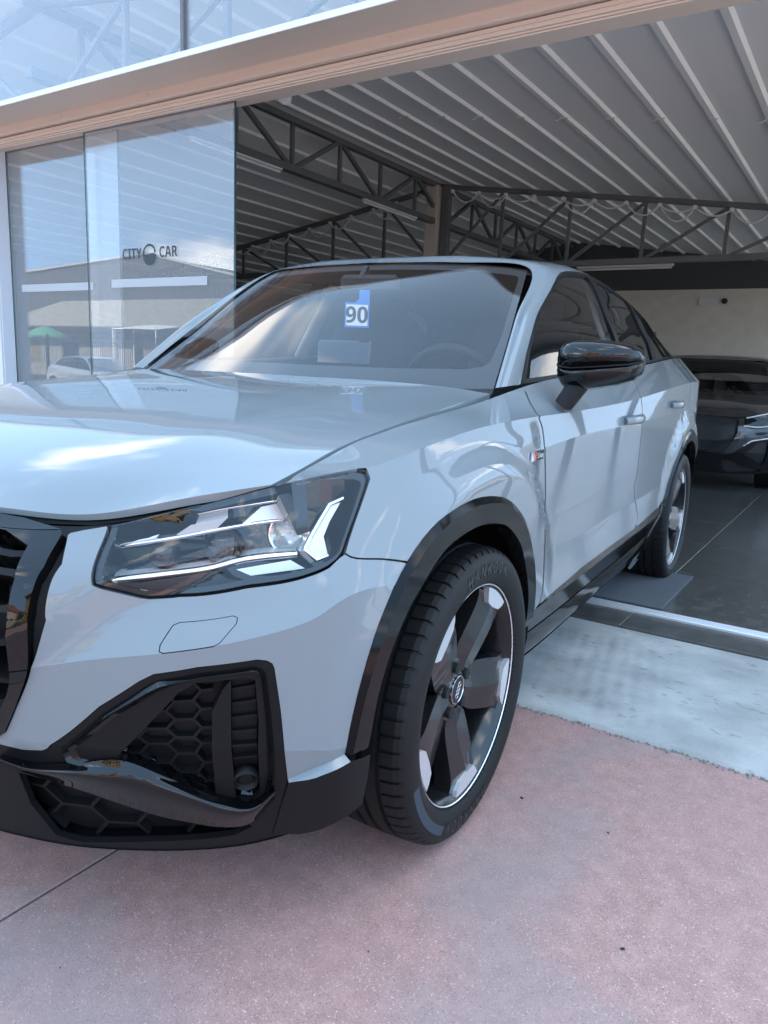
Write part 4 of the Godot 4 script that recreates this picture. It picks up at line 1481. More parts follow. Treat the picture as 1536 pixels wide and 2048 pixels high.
func build_mirror(car: Node3D, s: float) -> void:
	# housing: sections from the inner to the outer end
	var xs := [0.812, 0.83, 0.86, 0.91, 0.965, 1.005, 1.022, 1.03]
	var top := [1.118, 1.135, 1.141, 1.142, 1.138, 1.130, 1.118, 1.100]
	var bot := [1.03, 1.008, 1.000, 1.006, 1.020, 1.035, 1.055, 1.075]
	var fr := [-0.605, -0.578, -0.562, -0.560, -0.575, -0.605, -0.635, -0.662]
	var bk := [-0.645, -0.67, -0.69, -0.705, -0.715, -0.718, -0.715, -0.695]
	var upper := []
	var lower := []
	for i in xs.size():
		var up := []
		var lo := []
		var band: float = lerpf(bot[i], top[i], 0.44)
		var n := 10
		# front profile, from the back at the top round to the front at the band
		for k in n + 1:
			var a := PI * 0.5 * k / n
			up.append(Vector3(xs[i] * s, band + (top[i] - band) * pow(cos(a), 0.42), bk[i] + (fr[i] - bk[i]) * pow(sin(a), 0.42)))
		up.append(Vector3(xs[i] * s, band, bk[i]))
		for k in n + 1:
			var a := PI * 0.5 * k / n
			lo.append(Vector3(xs[i] * s, band - (band - bot[i]) * pow(sin(a), 0.75), bk[i] + (fr[i] + -0.004 - bk[i]) * pow(cos(a), 0.5)))
		lo.append(Vector3(xs[i] * s, band, bk[i]))
		upper.append(up)
		lower.append(lo)
	var mb := MB.new()
	mb.skin(upper)
	var mi := put(mb, "wing_mirror", GLOSS, car)
	mb = MB.new()
	mb.skin(lower)
	put(mb, "mirror_base", GLOSS, mi)
	# shadow groove between the two shells: a slim recessed band
	mb = MB.new()
	var path := []
	for i in xs.size():
		path.append(Vector3(xs[i] * s, lerpf(bot[i], top[i], 0.44), fr[i] - 0.002))
	mb.tube(path, 0.0028, 6)
	put(mb, "turn_signal", PLASTIC, mi)
	# foot on the door
	mb = MB.new()
	var loops := []
	for i in 5:
		var k := i / 4.0
		var c := Vector3(0.845, 0.962, -0.592).lerp(Vector3(0.872, 1.022, -0.63), k)
		var loop := []
		for j in 16:
			var a := TAU * j / 16.0
			var q := pow(pow(absf(cos(a)), 3.0) + pow(absf(sin(a)), 3.0), -1.0 / 3.0)
			loop.append(Vector3((c.x + 0.018 * q * sin(a) * lerpf(1.0, 1.3, k)) * s, c.y - 0.014 * q * sin(a), c.z + 0.042 * q * cos(a)))
		loops.append(loop)
	mb.skin(loops)
	put(mb, "mirror_foot", PLASTIC, mi)
	mb = MB.new()
	mb.quad(Vector3(0.83 * s, 1.02, -0.675), Vector3(1.005 * s, 1.045, -0.722), Vector3(1.005 * s, 1.12, -0.722), Vector3(0.835 * s, 1.125, -0.675), Vector3(0, 0, -1))
	put(mb, "mirror_glass", CHROME, mi)
	if s < 0:
		# the far mirror is folded back
		var p := Vector3(-0.83, 1.05, -0.60)
		var r := Basis(Vector3.UP, deg_to_rad(-78.0))
		mi.transform = Transform3D(r, p - r * p + Vector3(0.03, -0.015, -0.10))

func build_inside_car(car: Node3D) -> void:
	var mb := MB.new()
	# dashboard: rows from the windscreen base to the driver
	var rows := []
	for j in 7:
		var k := j / 6.0
		var l := []
		for i in 25:
			var x := lerpf(-0.70, 0.70, i / 24.0)
			var hump := 0.045 * exp(-pow((x - 0.37) / 0.17, 2.0)) * smoothstep(0.3, 0.75, k)
			var y := lerpf(0.965, 1.005, smoothstep(0.0, 0.6, k)) + hump - 0.10 * pow(maxf(0.0, (k - 0.8) / 0.2), 2.0)
			l.append(Vector3(x, y, lerpf(-0.34 - 0.16 * pow(absf(x) / 0.7, 2.0), -0.86, k)))
		rows.append(l)
	mb.sheet(rows, Vector3.UP)
	var dash := put(mb, "dashboard", PLASTIC, car)
	mb = MB.new()
	mb.box(Vector3(0.0, 0.75, -0.86), Vector3(1.4, 0.4, 0.03), 0.01)
	put(mb, "dashboard_front", FABRIC, dash)
	mb = MB.new()
	mb.box(Vector3(-0.03, 1.085, -0.80), Vector3(0.21, 0.085, 0.014), 0.005, Basis(Vector3.UP, 0.1) * Basis(Vector3.RIGHT, -0.12))
	put(mb, "display", GLOSS, dash)
	# steering wheel
	mb = MB.new()
	var bas := Basis(Vector3.RIGHT, deg_to_rad(24.0))
	var path := []
	for k in 40:
		var a := TAU * k / 40.0
		path.append(Vector3(0.375, 0.945, -0.885) + bas * Vector3(0.182 * cos(a), 0.182 * sin(a), 0))
	mb.tube(path, 0.0165, 10, true)
	var sw := put(mb, "steering_wheel", PLASTIC, car)
	mb = MB.new()
	mb.box(Vector3(0.375, 0.945, -0.885), Vector3(0.15, 0.12, 0.05), 0.02, bas)
	mb.bar(Vector3(0.20, 0.945, -0.885), Vector3(0.55, 0.945, -0.885), 0.03, 0.03)
	put(mb, "wheel_spokes", PLASTIC, sw)
	# seats
	for x in [-0.36, 0.36]:
		mb = MB.new()
		mb.box(Vector3(x, 0.62, -1.25), Vector3(0.50, 0.16, 0.50), 0.05)
		mb.box(Vector3(x, 0.94, -1.52), Vector3(0.48, 0.62, 0.13), 0.05, Basis(Vector3.RIGHT, -0.2))
		mb.box(Vector3(x, 1.30, -1.60), Vector3(0.27, 0.17, 0.10), 0.04, Basis(Vector3.RIGHT, -0.1))
		put(mb, "front_seat", FABRIC, car)
	mb = MB.new()
	mb.box(Vector3(0, 0.60, -2.05), Vector3(1.3, 0.18, 0.5), 0.05)
	mb.box(Vector3(0, 0.92, -2.38), Vector3(1.3, 0.60, 0.14), 0.05, Basis(Vector3.RIGHT, -0.25))
	for x in [-0.4, 0.4]:
		mb.box(Vector3(x, 1.24, -2.46), Vector3(0.26, 0.13, 0.09), 0.03)
	put(mb, "rear_bench", FABRIC, car)
	mb = MB.new()
	mb.box(Vector3(0, 0.44, -1.5), Vector3(1.4, 0.03, 2.2), 0.0)
	put(mb, "cabin_floor", LINER, car)
	# headlining
	var C := Sheet.new(G_CABIN, [], false, false, 1.0)
	mb = MB.new()
	for s in [1.0, -1.0]:
		C.sx = s
		panel(mb, C, rect(0.12, 2.0, 5.6, 4.0), [], 0.4, 0.4, -0.025)
		panel(mb, C, rect(4.72, 0.0, 5.7, 2.0), [], 0.2, 0.4, -0.025)
	mb.box(Vector3(0, 1.12, -2.98), Vector3(1.2, 0.34, 0.02), 0.0)
	mb.box(Vector3(0, 0.95, -2.72), Vector3(1.36, 0.02, 0.5), 0.0)
	put(mb, "headlining", mat("headlining_cloth", Color(0.06, 0.058, 0.055), 0.9), car)
	# belt pillars behind the front doors
	for s in [1.0, -1.0]:
		mb = MB.new()
		mb.bar(Vector3(0.755 * s, 1.06, -1.50), Vector3(0.60 * s, 1.40, -1.56), 0.09, 0.02, Vector3(s, 0.4, 0), 0.006)
		put(mb, "pillar_trim", mat("pillar_cloth", Color(0.36, 0.36, 0.34), 0.8), car)
	# rear-view mirror
	mb = MB.new()
	mb.box(Vector3(0.03, 1.325, -0.86), Vector3(0.22, 0.065, 0.03), 0.014, Basis(Vector3.UP, 0.2))
	mb.bar(Vector3(0.0, 1.335, -0.845), Vector3(0.0, 1.385, -0.885), 0.02, 0.02)
	put(mb, "rear_view_mirror", BLACK, car)

func build_tag() -> void:
	# card with the number 90 hanging behind the windscreen
	var t := root("price_tag")
	t.rotation.y = CAR_TURN
	var holder := Basis(Vector3.UP, 0.38)
	var c := Vector3(0.055, 1.232, -0.745)
	var mb := MB.new()
	mb.prism(pv([-0.042, -0.062, 0.042, -0.062, 0.042, 0.062, 0.006, 0.062, 0.006, 0.034, -0.008, 0.020, -0.042, 0.020]), 0.002, Transform3D(holder, c))
	put(mb, "card", BLUE, t)
	mb = MB.new()
	mb.prism(pv([-0.037, -0.056, 0.037, -0.056, 0.037, 0.013, -0.037, 0.013]), 0.0008, Transform3D(holder, c + holder * Vector3(0, 0, 0.0022)))
	put(mb, "white_field", WHITE, t)
	share(text_mesh("90", 0.074, 0.0008), "number", BLACK, t, Transform3D(holder, c + holder * Vector3(0, -0.0215, 0.0036)))
	label(t, "blue and white card numbered 90 hanging behind the crossover's windscreen", "tag")

var LENS: StandardMaterial3D

# ------------------------------------------------------------------ ground
const FACADE := -1.887
var GLASSEDGE: StandardMaterial3D
const RIDGE_X := -3.81
const RIDGE_Y := 3.53

func roof_y(x: float) -> float:
	return RIDGE_Y - (0.138 * (x - RIDGE_X) if x > RIDGE_X else 0.165 * (RIDGE_X - x))

func speckle(size: int, sd: int, base: Color, spread: float, light: float, dark: float) -> ImageTexture:
	var rng := RandomNumberGenerator.new()
	rng.seed = sd
	var f := FastNoiseLite.new()
	f.seed = sd
	f.frequency = 0.02
	f.fractal_octaves = 4
	var im := Image.create(size, size, false, Image.FORMAT_RGB8)
	for y in size:
		for x in size:
			# blend two samples so that the edges meet
			var k := 1.0 + spread * (rng.randf() - 0.5) + 0.16 * f.get_noise_2d(absf(x - size * 0.5), absf(y - size * 0.5))
			im.set_pixel(x, y, Color(base.r * k, base.g * k, base.b * k).linear_to_srgb())
	for i in int(size * size * light):
		var x := rng.randi_range(0, size - 3)
		var y := rng.randi_range(0, size - 3)
		var k := rng.randf_range(0.35, 0.85)
		var c := Color(base.r, base.g, base.b).lerp(Color(0.66, 0.58, 0.53), k).linear_to_srgb()
		im.set_pixel(x, y, c)
		if rng.randf() < 0.45:
			im.set_pixel(x + 1, y, c)
		if rng.randf() < 0.3:
			im.set_pixel(x, y + 1, c)
			im.set_pixel(x + 1, y + 1, c)
	for i in int(size * size * dark):
		var x := rng.randi_range(0, size - 3)
		var y := rng.randi_range(0, size - 3)
		var k := rng.randf_range(0.3, 0.8)
		var c := Color(base.r * k, base.g * k, base.b * k).linear_to_srgb()
		im.set_pixel(x, y, c)
		if rng.randf() < 0.4:
			im.set_pixel(x + 1, y, c)
	return ImageTexture.create_from_image(im)

func world_map(m: StandardMaterial3D, per_metre: float) -> void:
	m.uv1_triplanar = true
	m.uv1_world_triplanar = true
	m.uv1_scale = Vector3.ONE * per_metre
	m.uv1_triplanar_sharpness = 8.0

func world_detail(m: StandardMaterial3D, tx: Texture2D, per_metre: float, blend: BaseMaterial3D.BlendMode) -> void:
	m.detail_enabled = true
	m.detail_albedo = tx
	m.detail_blend_mode = blend
	m.detail_uv_layer = BaseMaterial3D.DETAIL_UV_2
	m.uv2_triplanar = true
	m.uv2_world_triplanar = true
	m.uv2_scale = Vector3.ONE * per_metre
	m.uv2_triplanar_sharpness = 8.0

func build_place() -> void:
	GLASSEDGE = mat("glass_edge", Color(0.02, 0.06, 0.05), 0.2)
	SATINDARK = mat("worn_brake_iron", Color(0.16, 0.145, 0.13), 0.4, 0.8)
	LENS = glass("projector_glass", Color(0.55, 0.62, 0.60), 0.3)
	var mb := MB.new()
	# the whole ground out to the horizon, at street level
	var asphalt := mat("asphalt", Color(0.06, 0.06, 0.062), 0.9)
	asphalt.albedo_texture = noise_tex(512, 0.08, 4, 3, [[0.0, Color(0.24, 0.24, 0.245)], [1.0, Color(0.34, 0.335, 0.33)]])
	asphalt.albedo_color = Color.WHITE
	world_map(asphalt, 0.5)
	mb.quad(Vector3(-400, STREET, -400), Vector3(400, STREET, -400), Vector3(400, STREET, 400), Vector3(-400, STREET, 400), Vector3.UP)
	label(put(mb, "ground", asphalt), "grey asphalt ground around the showroom and along the street", "", "", "structure")
	# forecourt block and its pink slabs with sawn joints
	var joint := mat("joint_filler", Color(0.035, 0.032, 0.034), 0.9)
	mb = MB.new()
	mb.box(Vector3(-3.0, (STREET - 0.014) * 0.5, -5.4), Vector3(34.0, -STREET - 0.014, 31.2), 0.0)
	var fore := put(mb, "forecourt", joint)
	label(fore, "pink screed forecourt in slabs with dark sawn joints", "", "", "structure")
	var pink := mat("pink_screed", Color.WHITE, 0.82)
	pink.albedo_color = Color.WHITE
	pink.albedo_texture = speckle(1024, 11, Color(0.43, 0.245, 0.208), 0.45, 0.017, 0.016)
	pink.heightmap_enabled = false
	world_map(pink, 0.72)
	pink.normal_enabled = true
	var f := FastNoiseLite.new()
	f.frequency = 0.45
	f.fractal_octaves = 2
	f.seed = 5
	var nt := NoiseTexture2D.new()
	nt.width = 1024
	nt.height = 1024
	nt.seamless = true
	nt.noise = f
	nt.as_normal_map = true
	nt.bump_strength = 1.2
	pink.normal_texture = nt
	pink.normal_scale = 0.35
	world_detail(pink, noise_tex(512, 0.009, 5, 8, [[0.0, Color(0.68, 0.50, 0.47, 0.40)], [0.34, Color(0.66, 0.52, 0.49, 0.10)], [0.5, Color(0.6, 0.5, 0.5, 0.0)], [0.63, Color(0.56, 0.535, 0.525, 0.26)], [1.0, Color(0.54, 0.53, 0.52, 0.65)]]), 0.21, BaseMaterial3D.BLEND_MODE_MIX)
	var xs := [-16.0, -12.1, -7.9, -3.8, 0.306, 4.4, 8.6, 12.0]
	var zs := [-0.73, 3.35, 7.4, 10.2]
	for i in xs.size() - 1:
		for j in zs.size() - 1:
			var s := MB.new()
			var a := Vector3(xs[i] + 0.003, -0.03, zs[j] + 0.003)
			var b := Vector3(xs[i + 1] - 0.003, 0.0, zs[j + 1] - 0.003)
			s.box((a + b) * 0.5, b - a, 0.003)
			put(s, "slab", pink, fore)
	var yard := mat("yard_concrete", Color(0.34, 0.33, 0.31), 0.9)
	for i in 3:
		for j in 3:
			var s := MB.new()
			var a := Vector3([2.72, 6.8, 10.6][i], -0.03, [-14.0, -9.4, -4.9][j])
			var b := Vector3([6.79, 10.59, 13.9][i], 0.0, [-9.41, -4.91, -0.74][j])
			s.box((a + b) * 0.5, b - a, 0.003)
			put(s, "slab", yard, fore)
	# strip of pale concrete in front of the threshold, with a broken front edge
	var conc := mat("pale_concrete", Color.WHITE, 0.85)
	conc.albedo_color = Color.WHITE
	conc.albedo_texture = concrete_picture()
	conc.texture_repeat = true
	conc.normal_enabled = true
	conc.normal_texture = nt
	conc.normal_scale = 0.35
	mb = MB.new()
	var rng := RandomNumberGenerator.new()
	rng.seed = 4
	var fn := FastNoiseLite.new()
	fn.frequency = 3.0
	fn.fractal_octaves = 4
	var n := 620
	var z1 := -1.648
	for i in n:
		var x0 := -9.0 + 15.0 * i / n
		var x1 := -9.0 + 15.0 * (i + 1) / n
		var e0 := -0.722 + 0.012 * fn.get_noise_1d(x0) + 0.006 * fn.get_noise_1d(x0 * 7.0)
		var e1 := -0.722 + 0.012 * fn.get_noise_1d(x1) + 0.006 * fn.get_noise_1d(x1 * 7.0)
		var a := Vector3(x0, 0.014, z1)
		var b := Vector3(x1, 0.014, z1)
		var c := Vector3(x1, 0.011, e1 - 0.012)
		var d := Vector3(x0, 0.011, e0 - 0.012)
		mb.tri(a, b, c, Vector3.UP, Vector3.UP, Vector3.UP, conc_uv(a), conc_uv(b), conc_uv(c))
		mb.tri(a, c, d, Vector3.UP, Vector3.UP, Vector3.UP, conc_uv(a), conc_uv(c), conc_uv(d))
		var c2 := Vector3(x1, -0.01, e1)
		var d2 := Vector3(x0, -0.01, e0)
		var m := Vector3(0, 0.5, 0.86)
		mb.tri(d, c, c2, m, m, m, conc_uv(d), conc_uv(c), conc_uv(c2))
		mb.tri(d, c2, d2, m, m, m, conc_uv(d), conc_uv(c2), conc_uv(d2))
	label(put(mb, "pavement", conc), "pale grey concrete strip between pink forecourt and threshold tiles", "", "", "structure")
	# loose grit along its broken edge
	var grit := MB.new()
	for i in 1500:
		var x := rng.randf_range(-3.0, 3.5)
		var z := -0.722 + 0.012 * fn.get_noise_1d(x) + absf(rng.randfn(0.0, 0.010)) - 0.004
		var r := rng.randf_range(0.0012, 0.0042)
		var tilt := Basis.from_euler(Vector3(rng.randf() * 3.0, rng.randf() * 6.0, rng.randf() * 3.0))
		grit.box(Vector3(x, r * 0.6, z), Vector3(r * 2.0, r * 1.4, r * 1.7), r * 0.5, tilt)
	label(put(grit, "gravel", mat("grit", Color(0.25, 0.24, 0.22), 0.9)), "loose grey grit along the broken edge of the concrete strip", "gravel", "", "stuff")
	# scattered dark crumbs and bits of leaf on the slabs
	var crumbs := MB.new()
	for i in 70:
		var x := rng.randf_range(-1.0, 2.6)
		var z := rng.randf_range(-0.6, 1.6)
		var r := rng.randf_range(0.0012, 0.0036)
		crumbs.box(Vector3(x, r * 0.4, z), Vector3(r * 2.4, r * 1.0, r * 1.6), r * 0.3, Basis(Vector3.UP, rng.randf() * 6.0))
	label(put(crumbs, "debris", mat("crumbs", Color(0.03, 0.026, 0.02), 0.9)), "tiny dark crumbs scattered over the pink slabs", "debris", "", "stuff")
	# threshold of dark tiles and the aluminium door track
	var dark := mat("dark_stoneware", Color.WHITE, 0.35)
	dark.albedo_color = Color.WHITE
	dark.albedo_texture = noise_tex(512, 0.03, 5, 31, [[0.0, Color(0.29, 0.285, 0.275)], [0.5, Color(0.335, 0.33, 0.32)], [1.0, Color(0.39, 0.385, 0.37)]])
	world_map(dark, 0.6)
	mb = MB.new()
	mb.box(Vector3(-2.5, -0.02, -1.80), Vector3(15.0, 0.04, 0.31), 0.0)
	var th := put(mb, "threshold", joint)
	label(th, "dark tiled threshold under the showroom's glass front", "", "", "structure")
	var x := 0.776 - 0.8 * 12
	while x < 5.0:
		var s := MB.new()
		s.box(Vector3(x + 0.4, 0.016, -1.762), Vector3(0.796, 0.014, 0.218), 0.0015)
		put(s, "tile", dark, th)
		x += 0.8
	mb = MB.new()
	mb.box(Vector3(-2.5, 0.018, -1.9), Vector3(15.0, 0.02, 0.062), 0.0)
	for z in [-1.873, -1.888, -1.903, -1.918]:
		mb.box(Vector3(-2.5, 0.032, z), Vector3(15.0, 0.012, 0.005), 0.0012)
	mb.box(Vector3(-2.5, 0.022, -1.867), Vector3(15.0, 0.026, 0.008), 0.003)
	label(put(mb, "door_track", ALU), "aluminium sliding-door track along the threshold", "track")
	# showroom floor of large dark tiles
	mb = MB.new()
	mb.box(Vector3(-2.6, -0.02, -7.6), Vector3(15.0, 0.04, 11.35), 0.0)
	var fl := put(mb, "floor", joint)
	label(fl, "dark tiled showroom floor", "", "", "structure")
	var tile := MB.new()
	tile.box(Vector3.ZERO, Vector3(0.796, 0.012, 0.796), 0.0015)
	var tmesh := tile.mesh()
	var dark2 := dark.duplicate() as StandardMaterial3D
	dark2.roughness = 0.22
	for i in range(-12, 5):
		for j in 14:
			share(tmesh, "tile", dark2, fl, Transform3D(Basis.IDENTITY, Vector3(0.776 + 0.8 * i - 0.4, 0.021, -1.935 - 0.4 - 0.8 * j)))
	# door mat
	mb = MB.new()
	var matm := mat("ribbed_mat", Color.WHITE, 0.95)
	matm.albedo_color = Color.WHITE
	matm.albedo_texture = noise_tex(256, 0.25, 3, 12, [[0.0, Color(0.27, 0.28, 0.29)], [1.0, Color(0.47, 0.49, 0.51)]])
	world_map(matm, 3.0)
	matm.normal_enabled = true
	matm.normal_texture = nt
	matm.normal_scale = 1.0
	mb.box(Vector3(-0.05, 0.031, -2.31), Vector3(1.84, 0.008, 0.68), 0.002)
	label(put(mb, "door_mat", matm), "grey textile mat on the dark tiles just inside the door track", "mat")

func conc_uv(p: Vector3) -> Vector2:
	return Vector2((p.x + 3.0) / 6.5, (p.z + 1.66) / 1.0)

func concrete_picture() -> ImageTexture:
	var w := 2048
	var h := 320
	var rng := RandomNumberGenerator.new()
	rng.seed = 9
	var f := FastNoiseLite.new()
	f.seed = 3
	f.frequency = 0.012
	f.fractal_octaves = 5
	var f2 := FastNoiseLite.new()
	f2.seed = 13
	f2.frequency = 0.05
	f2.fractal_octaves = 3
	var im := Image.create(w, h, false, Image.FORMAT_RGB8)
	for y in h:
		for x in w:
			var k := 0.43 + 0.16 * f.get_noise_2d(x * 0.7, y) + 0.05 * (rng.randf() - 0.5)
			# brushed tracks left by tyres, lighter and darker in turn
			var mx := x / float(w) * 6.5 - 3.0
			var mz := y / float(h)
			var lane := exp(-pow((mx - 0.86 - (mz - 0.5) * 0.25) / 0.20, 2.0)) * smoothstep(0.05, 0.25, mz) * (1.0 - smoothstep(0.7, 0.95, mz))
			var st := sin((mx - mz * 0.22) * 118.0 + 1.5 * f.get_noise_2d(x, y * 0.3))
			k -= lane * (0.05 + 0.05 * st) * (0.6 + f2.get_noise_2d(x * 0.6, y * 0.3))
			# rusty brown-green scuffs
			var sc := smoothstep(0.30, 0.55, f2.get_noise_2d(x * 0.8 + 300.0, y * 1.6)) * smoothstep(-0.1, 0.3, f.get_noise_2d(x + 900.0, y))
			var c := Color(k * 1.03, k * 1.0, k * 0.93)
			c = c.lerp(Color(0.20, 0.20, 0.15), sc * 0.55)
			im.set_pixel(x, y, Color(c.r, c.g, c.b).linear_to_srgb())
	return ImageTexture.create_from_image(im)

# ------------------------------------------------------------------ the showroom
func build_showroom() -> void:
	var b := root("showroom_building", Vector3.ZERO)
	label(b, "showroom with sliding glass front, cream canopy and ribbed metal roof", "building")
	var mb := MB.new()
	# canopy profile along the front (z, y)
	var x0 := -10.0
	var x1 := 2.6
	var along := Transform3D(Basis(Vector3(0, 0, 1), Vector3(0, 1, 0), Vector3(-1, 0, 0)), Vector3(x1, 0, 0))
	mb.prism(pv([-1.470, 2.525, -1.470, 2.547, -1.86, 2.612, -1.96, 2.612, -1.96, 2.575, -1.80, 2.575, -1.80, 2.566]), x1 - x0, along)
	var can := put(mb, "canopy", CREAM, b)
	mb = MB.new()
	mb.box(Vector3(-3.7, 2.5375, -1.4655), Vector3(12.6, 0.030, 0.007), 0.002)
	put(mb, "front_edge", WHITE, can)
	mb = MB.new()
	mb.box(Vector3(-3.7, 2.5425, -1.835), Vector3(12.6, 0.060, 0.07), 0.004)
	put(mb, "fascia", CREAM, can)
	mb = MB.new()
	for e in [[2.4965, 0.018, -1.832], [2.4775, 0.018, -1.832], [2.4635, 0.008, -1.842], [2.455, 0.007, -1.852]]:
		mb.box(Vector3(-3.7, e[0], e[2] - 0.06), Vector3(12.6, e[1], 0.12), 0.002)
	put(mb, "door_rail", CREAM, can)
	mb = MB.new()
	mb.box(Vector3(-3.7, 2.52, -1.90), Vector3(12.6, 0.10, 0.09), 0.0)
	put(mb, "rail_core", BLACK, can)
	for i in 14:
		mb = MB.new()
		mb.lathe([Vector2(0.0, 0.009), Vector2(0.004, 0.009), Vector2(0.006, 0.006), Vector2(0.006, 0.0)], 10, Vector3(-7.4 + 0.85 * i, 2.545, -1.80), Basis(Vector3(0, 0, 1), Vector3(0, 1, 0), Vector3(-1, 0, 0)))
		put(mb, "bolt", CREAM, can)
	# post at the end of the sliding panes
	mb = MB.new()
	mb.box(Vector3(-4.062, 1.245, -1.88), Vector3(0.085, 2.44, 0.10), 0.006)
	mb.box(Vector3(-4.04, 1.23, -1.825), Vector3(0.03, 2.42, 0.012), 0.003)
	put(mb, "post", mat("white_aluminium", Color(0.62, 0.63, 0.66), 0.35), b)
	# sliding panes
	for e in [[-4.02, -2.757, -1.935], [-3.036, -1.676, -1.888]]:
		mb = MB.new()
		mb.box(Vector3((e[0] + e[1]) * 0.5, 1.25, e[2]), Vector3(e[1] - e[0], 2.42, 0.010), 0.0)
		var pn := put(mb, "glass_pane", PANE, b)
		for xe in [e[0], e[1]]:
			mb = MB.new()
			mb.box(Vector3(xe, 1.25, e[2]), Vector3(0.006, 2.42, 0.014), 0.001)
			put(mb, "pane_edge", GLASSEDGE, pn)
		mb = MB.new()
		mb.box(Vector3((e[0] + e[1]) * 0.5, 2.453, e[2]), Vector3(e[1] - e[0], 0.012, 0.022), 0.002)
		put(mb, "top_clamp", STEEL, pn)
		if e[1] > -3.0:
			# frosted safety strip
			mb = MB.new()
			if e[1] < -2.0:
				mb.box(Vector3(-3.475, 1.492, e[2] + 0.0062), Vector3(0.85, 0.052, 0.0008), 0.0)
			else:
				mb.box(Vector3(-2.343, 1.497, e[2] + 0.0062), Vector3(0.892, 0.052, 0.0008), 0.0)
			var frost := mat("frosted_film", Color(0.62, 0.66, 0.67), 0.6)
			frost.transparency = BaseMaterial3D.TRANSPARENCY_ALPHA
			frost.albedo_color.a = 0.55
			put(mb, "safety_strip", frost, pn)
		if e[1] > -2.0:
			var ink := mat("window_lettering", Color(0.05, 0.07, 0.09), 0.6)
			ink.transparency = BaseMaterial3D.TRANSPARENCY_ALPHA
			ink.albedo_color.a = 0.72
			share(text_mesh("CITY", 0.088, 0.0006), "lettering", ink, pn, Transform3D(Basis.IDENTITY, Vector3(-2.580, 1.676, e[2] + 0.0062)))
			share(text_mesh("CAR", 0.088, 0.0006), "lettering", ink, pn, Transform3D(Basis.IDENTITY, Vector3(-2.238, 1.676, e[2] + 0.0062)))
			mb = MB.new()
			var loop := PackedVector2Array()
			for k in 32:
				loop.append(Vector2(0.063 * cos(TAU * k / 32), 0.065 * sin(TAU * k / 32)))
			var hole := PackedVector2Array()
			for k in 24:
				hole.append(Vector2(0.052 * cos(TAU * k / 24), 0.016 + 0.040 * sin(TAU * k / 24)))
			# ring emblem: a crescent over a solid lower disc
			for q in Geometry2D.clip_polygons(loop, PackedVector2Array([Vector2(-0.048, 0.0), Vector2(-0.042, 0.030), Vector2(-0.022, 0.047), Vector2(0.0, 0.052), Vector2(0.022, 0.047), Vector2(0.042, 0.030), Vector2(0.048, 0.0), Vector2(0.2, 0.0), Vector2(0.2, 0.010), Vector2(0.054, 0.010)])):
				if not Geometry2D.is_polygon_clockwise(q):
					mb.prism(q, 0.0006, Transform3D(Basis.IDENTITY, Vector3(-2.411, 1.666, e[2] + 0.0058)))
			put(mb, "emblem", ink, pn)
	# solid front wall beyond the post
	mb = MB.new()
	mb.box(Vector3(-7.06, 1.22, -1.93), Vector3(5.9, 2.46, 0.14), 0.0)
	put(mb, "front_wall", mat("front_render", Color(0.55, 0.52, 0.47), 0.9), b)
	# clerestory over the canopy
	var mulls := [-8.6, -6.1, -4.1, -2.10, -0.10, 2.2]
	for i in mulls.size() - 1:
		var a: float = mulls[i]
		var c: float = mulls[i + 1]
		mb = MB.new()
		var pl := PackedVector2Array([Vector2(a, 2.612), Vector2(c, 2.612), Vector2(c, roof_y(c) - 0.02)])
		if a < RIDGE_X and c > RIDGE_X:
			pl.append(Vector2(RIDGE_X, roof_y(RIDGE_X) - 0.02))
		pl.append(Vector2(a, roof_y(a) - 0.02))
		mb.prism(pl, 0.010, Transform3D(Basis.IDENTITY, Vector3(0, 0, -1.915)))
		put(mb, "clerestory_pane", PANE, b)
	for x in mulls:
		mb = MB.new()
		mb.box(Vector3(x, (2.612 + roof_y(x)) * 0.5, -1.91), Vector3(0.028, roof_y(x) - 2.612, 0.05), 0.003)
		put(mb, "mullion", STEEL, b)
	# roof deck with its ribs
	mb = MB.new()
	var prof := PackedVector2Array([Vector2(-10.0, roof_y(-10.0)), Vector2(RIDGE_X, RIDGE_Y), Vector2(2.68, roof_y(2.68)), Vector2(2.68, roof_y(2.68) + 0.12), Vector2(RIDGE_X, RIDGE_Y + 0.12), Vector2(-10.0, roof_y(-10.0) + 0.12)])
	mb.prism(prof, -11.5, Transform3D(Basis.IDENTITY, Vector3(0, 0, -1.86)))
	var deck := put(mb, "roof_deck", DECK, b)
	var rib := MB.new()
	rib.prism(PackedVector2Array([Vector2(-0.036, 0.002), Vector2(-0.022, -0.024), Vector2(0.022, -0.024), Vector2(0.036, 0.002)]), -11.25, Transform3D(Basis.IDENTITY, Vector3(0, 0, -1.97)))
	var rmesh := rib.mesh()
	var x := 0.61 - 0.39 * 26
	while x < 2.5:
		var slope: float = -0.138 if x > RIDGE_X else 0.165
		if absf(x - RIDGE_X) > 0.08:
			share(rmesh, "rib", DECK, deck, Transform3D(Basis(Vector3(0, 0, 1), atan(slope)), Vector3(x, roof_y(x) - 0.001, 0)))
		x += 0.39
	# hooks hanging from the ribs
	x = 0.61 - 0.39 * 8
	var k := 0
	while x < 1.0:
		mb = MB.new()
		var y := roof_y(x) - 0.025
		mb.box(Vector3(x, y - 0.001, -4.95), Vector3(0.075, 0.003, 0.02), 0.0)
		if k % 2 == 0:
			mb.tube([Vector3(x - 0.03, y, -4.95), Vector3(x - 0.05, y - 0.012, -4.95), Vector3(x - 0.075, y - 0.01, -4.95)], 0.003, 6)
		put(mb, "hook", WHITE, deck)
		k += 1
		x += 0.39
	# trusses across the building, and one under the ridge
	truss_across(b, -8.0, 2.385)
	truss_across(b, -2.12, 2.68)
	truss_along(b)
	# column
	mb = MB.new()
	mb.box(Vector3(-3.84, 1.72, -7.86), Vector3(0.17, 3.42, 0.17), 0.004)
